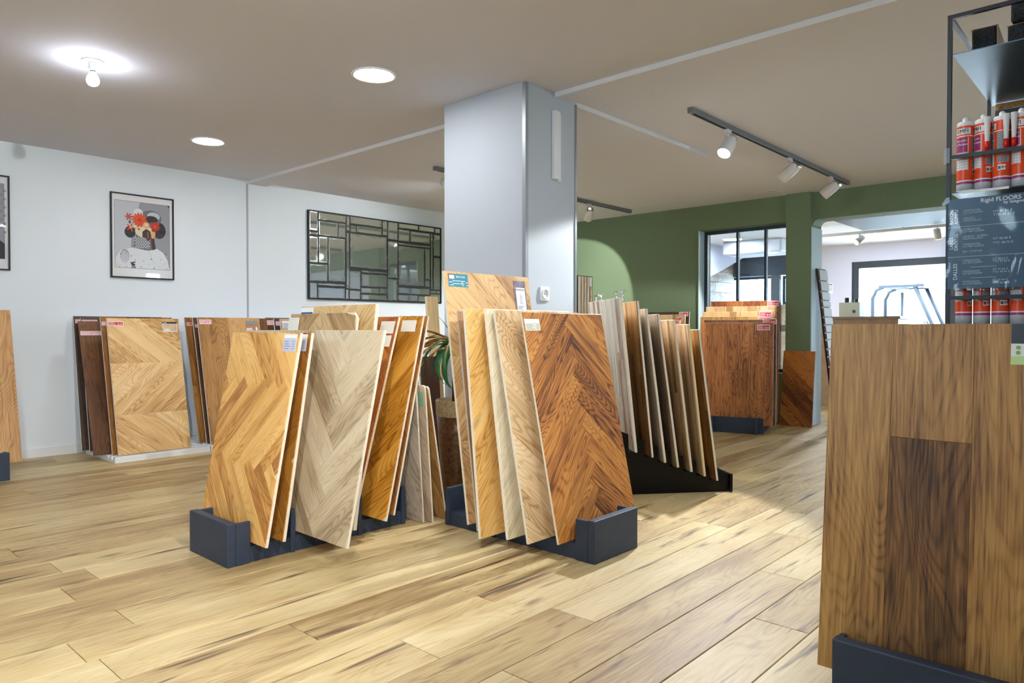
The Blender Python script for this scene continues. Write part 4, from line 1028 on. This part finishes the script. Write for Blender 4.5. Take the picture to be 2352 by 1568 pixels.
W_y = wv((226, 182, 118), (208, 160, 94), (168, 118, 62), ring=.2, var=.4)
W_y2 = wv((232, 198, 146), (216, 176, 120), (176, 132, 82), ring=.2, var=.5)
W_rd = wv((176, 112, 60), (146, 84, 44), (100, 52, 26), ring=.4, var=.5)
DP('dark brown three plank board, front of the rack by the glazed opening', .06, .10, (6.756, 3.519, 1.106), (6.94, 2.848, 1.094), .076, .014, (.22, .24, .236), ([], [.55], []), W_d1, (.155, .075, .12))
DP('brown board with label just behind the dark front one by the glazing', .12, .16, (6.806, 3.526, 1.138), (6.994, 2.84, 1.124), .076, .014, (.2, .25, .26), ([], [], []), W_d2, (.13, .045, .125))
DP('honey yellow board sticking out left behind the dark boards', .19, .24, (6.859, 3.598, 1.167), (7.049, 2.906, 1.16), .076, .016, (.24, .24, .24), ([], [], []), W_y, (.135, .06, .12))
DP('pale staved board in the middle of the rack by the glazing', .27, .33, (6.937, 3.619, 1.228), (7.128, 2.921, 1.21), .076, .016, (.07,)*11, [[.2, .62, 1.05], [.4, .85], [.1, .5, .95]]*4, W_y2, (.15, .06, .125), )
DP('light staved board second from the back by the glazing', .35, .42, (7.019, 3.622, 1.276), (7.207, 2.936, 1.274), .076, .016, (.07,)*11, [[.3, .7, 1.1], [.5, .95], [.2, .6, 1.0]]*4, wv((226, 190, 142), (208, 168, 118), (166, 122, 76), var=.6), (.15, .1, .125))
DP('reddish brown board, tallest at the back of the rack by the glazing', .44, .54, (7.141, 3.629, 1.34), (7.326, 2.953, 1.332), .076, .016, (.17, .17, .17, .2), ([.6], [.9], [.5], []), W_rd, (.12, .06, .11), edge=W_d1)
# herringbone board leaning on the pilaster
panel('reddish oak diagonal board standing on the floor against the green pilaster', 'sample boards near the pilaster', (7.64, 3.062, .001), (.03, -1, 0), (.10, 0, .80), .335, .806, .016, pat_diag(.335, .81, .085, -PI/4), wv((190, 120, 52), (150, 88, 34), (92, 48, 18), ring=.6, var=.6, tone=.7), edge=W_rd)
# boards in front of the green wall, behind the stepped rack
GG = 'boards standing against the green wall'
for (tx, ty, tz, W, mat, lb, lbl) in ((7.62, 4.135, 1.246, .60, W_vd, 'dark walnut board against the green wall, backmost of three', 1), (7.52, 4.135, 1.21, .62, wv((234, 204, 152), (218, 182, 124), (178, 136, 84), var=.6), 'light staved board against the green wall, middle of three', 2), (7.42, 4.15, 1.142, .62, W_y2, 'oak board against the green wall with a low red label, front of three', 3)):
    up = Vector((.08, 0, tz-.002))
    q = panel(lb, GG, (tx-.08, ty, .001), (0, -1, 0), up, W, up.length, .014, pat_stave(W, up.length, .09, .5, rs) if lbl == 2 else pat_cols(W, up.length, (.2, .2, .22), ([.4], [.7], [.3])), mat, edge=M_ply, anchor='br')
    tab(q, W-.135 if lbl != 2 else W-.10, up.length-(.055 if lbl != 2 else .08), .12 if lbl != 2 else .06, .05, 'red')

# moulding display board leaning in the passage jamb
up = Vector((-.0, .20, 1.68))
Mm = frame((7.90, 2.565, .002), (1, -.06, 0), up)
t = thing('moulding_display', 'tall black board of pale skirting samples leaning in the passage', 'sample display', M=Mm)
MB().box(-.015, .205, 0, 1.70, -.02, -.004).build('back_board', M_navy, t)
M_sk = plain('white_skirting', (214, 222, 228), .5)
M_skb = plain('mdf_core', (150, 104, 70), .7)
y = 1.69; hs = (.125, .115, .10, .075, .105, .085, .085, .075, .10, .085, .105, .125, .15)
for k, h_ in enumerate(hs):
    y0 = y-h_+.008; mb = MB()
    mb.box(.0, .20, y0, y-.006, -.004, .012, 0); mb.box(-.001, .001, y0+.002, y-.01, -.004, .0115, 1); mb.box(.0, .20, y0+.005, y-.012, .012, .0145, 0)
    if k >= 11: mb.box(.0, .20, y-.03, y-.022, .0145, .019, 0); mb.box(0, .2, y-.045, y-.038, .0145, .017, 0)
    mb.build('skirting_sample', [M_sk, M_skb], t); y -= h_
for k in range(5): MB().box(0, .20, .06+k*.055, .10+k*.055, -.004, .012+.006*(k % 2)).build('moulding_sample', M_sk, t, bevel=.004)

# ---- foreground board on the right -----------------------------------------------------
rack('display_rack', 'anthracite rack end at the bottom right corner holding the large board', frame((2.003, -.05, 0), (1, 0, 0), (0, 1, 0)), .40, .707, (), flange=.034)
W_r1 = wv((200, 154, 88), (170, 124, 66), (110, 74, 38), ring=.22, fib=.85, tone=.5, var=.1, rings=16, knots=.45, cracks=.35, rough=.45, kcol=(44, 28, 16))
up = Vector((.10, -.008, .971))
r1 = panel('large dark oak plank board in the right foreground', 'foreground board', (2.08, .722, .072), (0, -1, 0), up, .80, up.length, .016, pat_cols(.8, .977, (.167, .192, .2, .241), ([], [.665], [], [])), W_r1, edge=W_r1, inset=.0008, alt={1: wv((160, 116, 64), (122, 84, 44), (70, 44, 22), ring=.3, fib=.85, tone=.6, var=.1, rings=16, knots=.5, cracks=.4, kcol=(36, 22, 12))})
mb = MB(); mb.box(.437, .56, .872, .975, 0, .001, 0); mb.box(.437, .56, .925, .975, .001, .0015, 1); mb.box(.437, .56, .872, .893, .001, .0015, 2)
lab1 = mb.build('price_label', [M_card, M_navy, plain('pale_green', (196, 226, 150), .5)], r1)
for yy in (.915, .902): MB().lathe([(.005, 0), (.005, .0006)], 16, M=Matrix.Translation((.452, yy, .001))).build('label_dot', plain('leaf_green', (130, 184, 70), .5), lab1)

# ------------------------------------------------------------------ potted plant
M_pot = plain('bronze_glaze', (84, 54, 30), .3, .35, bump=.35, bscale=45, var=.55)
M_rim = plain('pot_crackle', (150, 128, 92), .5, bump=.6, bscale=70, var=.35)
t = thing('potted_plant', 'tall bronze pot with a drooping green and straw coloured plant', 'potted plant', (2.942, 3.12, 0))
MB().lathe([(.088, 0), (.098, .015), (.112, .2), (.125, .4), (.134, .515)], 40).build('pot', M_pot, t)
rim = MB().lathe([(.134, .515), (.138, .56), (.139, .605), (.135, .613), (.128, .612), (.126, .58), (.1, .575), (.0001, .575)], 40, cap=False); rim.build('pot_rim', M_rim, t)
cr = MB()
for r_ in range(5):
    for k in range(44):
        a = 2*PI*(k+.5*(r_ % 2))/44; z0 = .52+r_*.018; R_ = .1345+.0045*(z0-.515)/.09
        Mk = Matrix.Rotation(a, 4, 'Z') @ Matrix.Translation((R_, 0, z0)); cr.box(-.001, .0018, -.0085, .0085, 0, .0155, M=Mk)
o = cr.build('crackle_tiles', M_rim, t); o['kind'] = 'stuff'
MB().lathe([(.0001, .577), (.124, .579)], 24, cap=False).build('soil', plain('soil', (50, 38, 28), .9, bump=.5), t)
M_trunk = wood('palm_trunk', (112, 74, 48), (84, 52, 32), (48, 28, 16), knots=0, cracks=.6, scale=3)
MB().tube([(.0, 0, .57), (-.005, .0, .72), (-.01, 0, .86), (-.012, 0, .93)], [.042, .038, .03, .022], 14).build('trunk', M_trunk, t)
M_leaf = plain('plant_green', (44, 112, 66), .4, var=.35, bscale=14)
M_straw = plain('plant_straw', (196, 150, 86), .6, var=.3, bscale=20)
rl = random.Random(4)
def leaf(a, r0, z0, length, droop, w_, mat, twist=0, rise=.5):
    mb = MB(); n = 12; vs = []; dir_ = Vector((math.cos(a), math.sin(a), 0)); side = Vector((-math.sin(a), math.cos(a), 0))
    p = Vector((0, 0, z0))+dir_*r0; ang = rise
    for i in range(n+1):
        f_ = i/n; w2 = w_*(math.sin(PI*min(1, f_*.9+.12))**.7)*(1-f_**4)+.001
        tdir = dir_*math.cos(ang)+Vector((0, 0, math.sin(ang)))
        nrm = side.cross(tdir); s2 = side*math.cos(twist*f_)+nrm*math.sin(twist*f_)
        vs += [p-s2*w2+nrm*w2*.35, p, p+s2*w2+nrm*w2*.35]
        p = p+tdir*(length/n); ang -= droop/n
    fs = []
    for i in range(n):
        for k in range(2): fs.append((i*3+k, i*3+k+1, (i+1)*3+k+1, (i+1)*3+k))
    mb.add(vs, fs, 0, True); o = mb.build('leaf', mat, t, fix=False)
    so = o.modifiers.new('solid', 'SOLIDIFY'); so.thickness = .0012
    return o
base = PI+.75   # towards the camera's left
LV = [(2.25, .36, 2.9, .017, 0, .9), (2.45, .42, 3.0, .019, 0, .55), (2.7, .34, 3.3, .018, 0, .2), (2.9, .40, 2.9, .02, 0, .6), (3.2, .38, 3.2, .019, 0, .3), (3.5, .36, 3.1, .02, 0, .5), (3.9, .42, 3.2, .019, 0, .7), (4.2, .34, 3.0, .018, 0, .4), (2.1, .30, 2.4, .016, 0, 1.1), (1.5, .35, 2.8, .018, 0, .6), (.6, .36, 3, .018, 0, .7), (5.3, .36, 2.9, .018, 0, .6), (2.35, .30, 2.6, .02, 0, .35), (2.05, .34, 2.7, .02, 0, .15), (2.6, .22, .6, .012, 0, 1.3), (3.4, .42, 3.4, .021, 0, .1)]
for a, ln, dr, w_, tw, ri in LV: leaf(a, .012, .92, ln, dr, w_, M_leaf, tw, ri)
for a, ln, dr, w_, ri in ((2.3, .34, 1.9, .012, .75), (2.5, .42, 2.0, .013, .5), (2.75, .36, 2.6, .011, .8), (3.1, .42, 2.4, .012, .55), (3.6, .34, 2.8, .011, .7), (2.15, .40, 2.3, .011, .6), (4.1, .36, 2.6, .012, .8), (2.6, .46, 2.5, .009, .35), (2.45, .44, 1.3, .016, .25), (2.9, .40, 1.6, .015, .05), (2.2, .40, 1.2, .014, .3), (3.3, .30, 3.2, .013, .3), (2.7, .30, .9, .012, .75)):
    o = leaf(a, .012, .93, ln, dr, w_, M_straw, rl.uniform(-1.5, 1.5), ri); o['label'] = 'dry straw coloured leaf'

# ------------------------------------------------------------------ black shelf with cartridges
SX, SY = 2.475, .484
t = thing('metal_shelf', 'black steel tube shelf unit at the right edge with dark shelves', 'shelf', (SX, SY, 0))
q = .0115; DX, DY = .65, -.85
def post(x, y): MB().box(x-q/2, x+q/2, y-q/2, y+q/2, 0, 1.966).build('post', M_steel, t)
for x, y in ((0, 0), (DX, 0), (0, DY), (DX, DY)): post(x, y)
for z in (1.96, 1.542, 1.122):
    MB().box(-q/2, q/2, DY+q/2, -q/2, z-q/2, z+q/2).build('front_rail', M_steel, t)
for y in (0, DY): MB().box(q/2, DX-q/2, y-q/2, y+q/2, 1.96-q/2, 1.96+q/2).build('side_rail', M_steel, t)
MB().box(DX-q/2, DX+q/2, DY+q/2, -q/2, 1.96-q/2, 1.96+q/2).build('back_rail', M_steel, t)
for z in (1.849, 1.4365, 1.044, .55, .15): MB().box(-.004, DX+.004, DY-.004, .004-q, z-.003, z).build('shelf_plate', plain('slate_sheet', (92, 110, 126), .32, .6) if z > 1.8 else M_navy, t)
MB().box(DX-.012, DX-.006, DY, -.02, .16, 1.822).build('back_panel', M_navy, t)
MB().box(DX-.02, DX-.006, DY, -.022, 1.823, 1.844).build('batten', wood('batten_wood', (206, 160, 92), (184, 136, 70), (130, 90, 40), knots=.05), t)
for z in (1.55,): MB().box(-.012, -.007, -.004, .012, z-.025, z+.02).build('price_clip', clear('clip_plastic', (235, 240, 245), .1, 1.45, .15), t)
# silicone cartridges
M_cg = plain('cartridge_grey', (196, 198, 202), .4); M_co = plain('cartridge_orange', (238, 78, 28), .35); M_cm = plain('cartridge_magenta', (170, 48, 118), .4); M_cr = plain('cartridge_red', (222, 40, 34), .35)
M_cw = plain('cartridge_white', (236, 236, 238), .4); M_gtext = plain('cartridge_finetext', (170, 172, 176), .5, var=.25, bscale=400)
M_noz = plain('nozzle_white', (232, 234, 236), .35); M_cap = plain('nozzle_red', (224, 30, 26), .35)
R0 = .0222
def patch(mb, a0, a1, z0, z1, mi, lift, n=7):
    vs = []
    for i in range(n+1):
        a = a0+(a1-a0)*i/n; R_ = R0+lift
        vs += [(R_*math.sin(a), -R_*math.cos(a), z0), (R_*math.sin(a), -R_*math.cos(a), z1)]
    mb.add(vs, [(2*i, 2*i+2, 2*i+3, 2*i+1) for i in range(n)], mi, True)
def cartridge(x, y, z, turn, label, noz=None):
    """local -Y is the label front; turn rotates it (0 faces the camera side -X)"""
    t = thing('sealant_cartridge', label, 'cartridge', (x, y, z), 'sealant cartridges on the black shelf', rz=-PI/2+turn)
    s = .205/.215
    MB().lathe([(.0205, 0), (R0, .001), (R0, .026), (R0, .033), (R0, .037), (R0, .066), (R0, .12), (R0, .167), (R0, .170), (R0, .199), (R0, .209), (.0205, .212), (.008, .214), (.008, .221), (.0075, .224), (.004, .2275), (.0005, .228)], 36, mis=[0, 0, 1, 2, 3, 3, 3, 2, 3, 5, 5, 5, 5, 5, 5, 5], cap=False).build('tube', [M_cg, M_cm, M_cw, M_co, M_cw, M_noz], t)
    mb = MB()
    patch(mb, -1.0, .55, .122, .164, 0, .0002); patch(mb, -1.0, .55, .068, .098, 1, .0002); patch(mb, -1.0, .55, .100, .120, 6, .0002)
    for k in range(5): patch(mb, -.95+k*.3, -.93+k*.3, .069, .097, 5, .0004, 1)
    for k in range(3): patch(mb, -.95, .5, .075+k*.008, .0755+k*.008, 5, .0004)
    patch(mb, -.95, .95, .174, .192, 2, .0002)
    patch(mb, 1.1, 2.5, .100, .164, 3, .0002); patch(mb, 1.1, 2.5, .077, .095, 3, .0002)
    for k in range(11): patch(mb, 1.15, 2.4-.3*((k*5) % 3)/3, .104+k*.0055, .1057+k*.0055, 5, .0004)
    for k in range(4): patch(mb, 1.15, 2.4-.3*((k*5) % 3)/3, .080+k*.004, .0815+k*.004, 5, .0004)
    patch(mb, 1.2, 2.1, .054, .070, 4, .0003); patch(mb, 1.25, 1.55, .057, .066, 5, .0005)
    patch(mb, .58, .66, .066, .164, 2, .0002, 2)
    wr = mb.build('wrapper', [M_cm, M_card, M_cw, M_gtext, M_card, M_ink, M_cg], t, fix=False)
    text(wr, M_black, [('EMFI', -.0009, 0, .0)] if 0 else [('EMFI', -.0178, .183, .0165)], bend=(R0+.0006, 0), bold=.004)
    text(wr, M_white, [('Mimastic', -.0195, .155, .0085), ('& Parquet', -.0195, .144, .0085)], bend=(R0+.0006, 0), bold=.01)
    text(wr, M_black, [('A+', .037, .062, .010)], bend=(R0+.0006, 0), bold=.02)
    if noz:
        a = noz; c = Vector((math.sin(a)*(R0+.009), -math.cos(a)*(R0+.009), 0))
        Mt = Matrix.Translation(c)
        MB().lathe([(.0055, .135), (.0058, .147), (.0085, .208), (.0092, .212)], 20, M=Mt)\
            .build('nozzle', M_noz, t)
        MB().lathe([(.0035, .103), (.0045, .105), (.005, .120), (.0062, .121), (.0066, .140)], 20, M=Mt).build('nozzle_cap', M_cap, list(t.children)[-1])
tc_x = SX+.038
ys = [.449, .403, .357, .311, .265]
for i, y in enumerate(ys):
    nz = (None, .45, .45, -.45, .45)[i]; tr = (-.75, -1.35, -2.15, -1.2, -.9)[i]
    lab = ('orange and magenta sealant cartridge, leftmost on the middle shelf', 'orange sealant cartridge with nozzle, second from left on the middle shelf', 'sealant cartridge turned to its grey fine print, third on the middle shelf', 'sealant cartridge with nozzle at its left, fourth on the middle shelf', 'sealant cartridge beyond the frame, fifth on the middle shelf')[i]
    cartridge(tc_x, y, 1.4365, tr+.62, lab, (nz-tr-.62) if nz is not None else None)
for i, y in enumerate(ys):
    tr = (-1.2, -1.5, -1.7, -.9, -1.1)[i]
    lab = ('red sealant cartridge, leftmost on the lower shelf under the price sheet', 'red sealant cartridge, second on the lower shelf under the price sheet', 'red sealant cartridge showing A plus mark, third on the lower shelf', 'red sealant cartridge, fourth on the lower shelf at the frame edge', 'red sealant cartridge beyond the frame on the lower shelf')[i]
    cartridge(tc_x, y, 1.044, tr+.62, lab)
# black underlay blocks on top
M_foam = plain('black_speckled_foam', (34, 36, 40), .9, bump=.8, bscale=160, var=.7)
M_cb = plain('cardboard', (196, 164, 122), .7)
def block(x, y, z, sx, sy, sz, rz, label):
    t = thing('foam_block', label, 'block', (x, y, z), 'black foam blocks on the top shelf', rz=rz)
    MB().box(-sx/2, sx/2, -sy/2, sy/2, 0, sz).build('foam', M_foam, t, bevel=.006)
    mb = MB(); mb.box(-sx/2+.01, sx/2+.01, -sy/2-.004, -sy/2-.001, 0, sz*1.04); mb.box(-sx/2+.01, sx/2+.01, -sy/2-.004, sy/2+.004, sz+.001, sz+.003)
    mb.build('cardboard_sleeve', M_cb, t)
block(2.70, .424, 1.8495, .2, .062, .104, .05, 'small black speckled foam block, left one on the top shelf')
block(2.72, .298, 1.8495, .24, .10, .092, -.1, 'black speckled foam block on the top shelf at the frame edge, lower one')
block(2.70, .295, 1.9450, .22, .10, .10, -.05, 'black speckled foam block stacked on another at the frame corner')

# price sheet in a clear sleeve hanging on the shelf front
t = thing('price_sheet', 'blue flooring price sheet in a clear plastic sleeve on the shelf', 'price sheet', M=frame((2.452, .480, 1.148), (0, -1, 0), (0, 0, 1)))
SW, SH = .187, .265
sheet = MB().box(0, SW, 0, SH, -.0008, 0).build('sheet', plain('sheet_blue', (34, 72, 98), .35), t)
sl = MB(); nx, nz = 26, 30; vs = []
rsl = random.Random(2)
x0, x1, y0, y1 = -.016, SW+.02, -.008, SH+.024
for j in range(nz+1):
    for i in range(nx+1):
        u, v = i/nx, j/nz
        zz = .0022+.0016*math.sin(u*9+v*4)*math.sin(v*7)+rsl.uniform(0, .0002)
        if v < .04: zz += .0035*abs(math.sin(u*22))
        if u < .06: zz += .002*math.sin(v*20)
        if u > .75 and v < .35: zz += .005*math.exp(-((u-.86-(v-.15)*.3)/.05)**2)
        vs.append((x0+(x1-x0)*u, y0+(y1-y0)*v, zz))
sl.add(vs, [(j*(nx+1)+i, j*(nx+1)+i+1, (j+1)*(nx+1)+i+1, (j+1)*(nx+1)+i) for j in range(nz) for i in range(nx)], 0, True)
sl.build('plastic_sleeve', clear('sleeve_plastic', (246, 251, 254), .06, 1.3, 0), t, fix=False)
MB().box(.035, .15, SH+.014, SH+.021, .004, .005).build('tape_strip', M_card, t)
mb = MB()
for v, a, b in ((.312, .0, 1.0), (.645, .0, 1.0), (.765, .31, .65), (.883, .31, .65)):
    mb.box(a*SW, b*SW, SH*(1-v)-.0004, SH*(1-v)+.0004, .0001, .0004)
mb.build('rule', M_linew, sheet)
def tl(s, u, v, size, al='LEFT', rot=0, xs=1.0): return (s, u*SW, SH*(1-v), size, rot, al, xs)
text(sheet, M_white, [tl('Rigid FLOORS', .955, .045, .0165, 'RIGHT'), tl('by lalegno', .99, .085, .012, 'RIGHT')], .0006, bold=.012)
text(sheet, M_white, [tl('BATON', .05, .20, .0125, 'CENTER', PI/2), tl('ROMPU', .115, .20, .0125, 'CENTER', PI/2), tl('LAMES', .05, .49, .0125, 'CENTER', PI/2), tl('DROITES', .115, .48, .0125, 'CENTER', PI/2), tl('DALLES', .105, .81, .0145, 'CENTER', PI/2)], .0006, bold=.012, name='heading')
sm = []
for s, v in (('DIMENSIONS', .14), ('6,5*120*600MM', .165), ('AREZZO', .225), ('LIMONCELLO', .25), ('DIMENSIONS', .345), ('6,5*180*1220MM', .37), ('VENETO - GUBBIO', .425), ('MONTALCINO', .45), ('DIMENSIONS', .51), ('6,5*180*1524MM', .535), ('JESI - CORTESE', .59), ('DIMENSIONS', .69), ('6,5*305*610MM', .715), ('DIMENSIONS', .81), ('6,5*600*600MM', .835), ('DIMENSIONS', .925), ('6,5*470*940MM', .95)):
    sm.append(tl(s, .205, v, .0074))
for s, v, z in (('HT 41.01 €', .175, .0098), ('TTC 49.21 €', .212, .0098), ('HT 40.58 €', .47, .0092), ('TTC 48,70 €', .515, .0092), ('HT 39.33 €', .69, .0078), ('TTC 47.20 €', .715, .0078), ('HT 41.66 €', .80, .0078), ('TTC 49.99 €', .83, .0078), ('HT 41.66 €', .915, .0078), ('TTC 49.99 €', .95, .0078)):
    sm.append(tl(s, .60, v, z))
text(sheet, plain('pale_ink', (198, 212, 222), .5), sm, .0006, name='price_text')
flush_text()
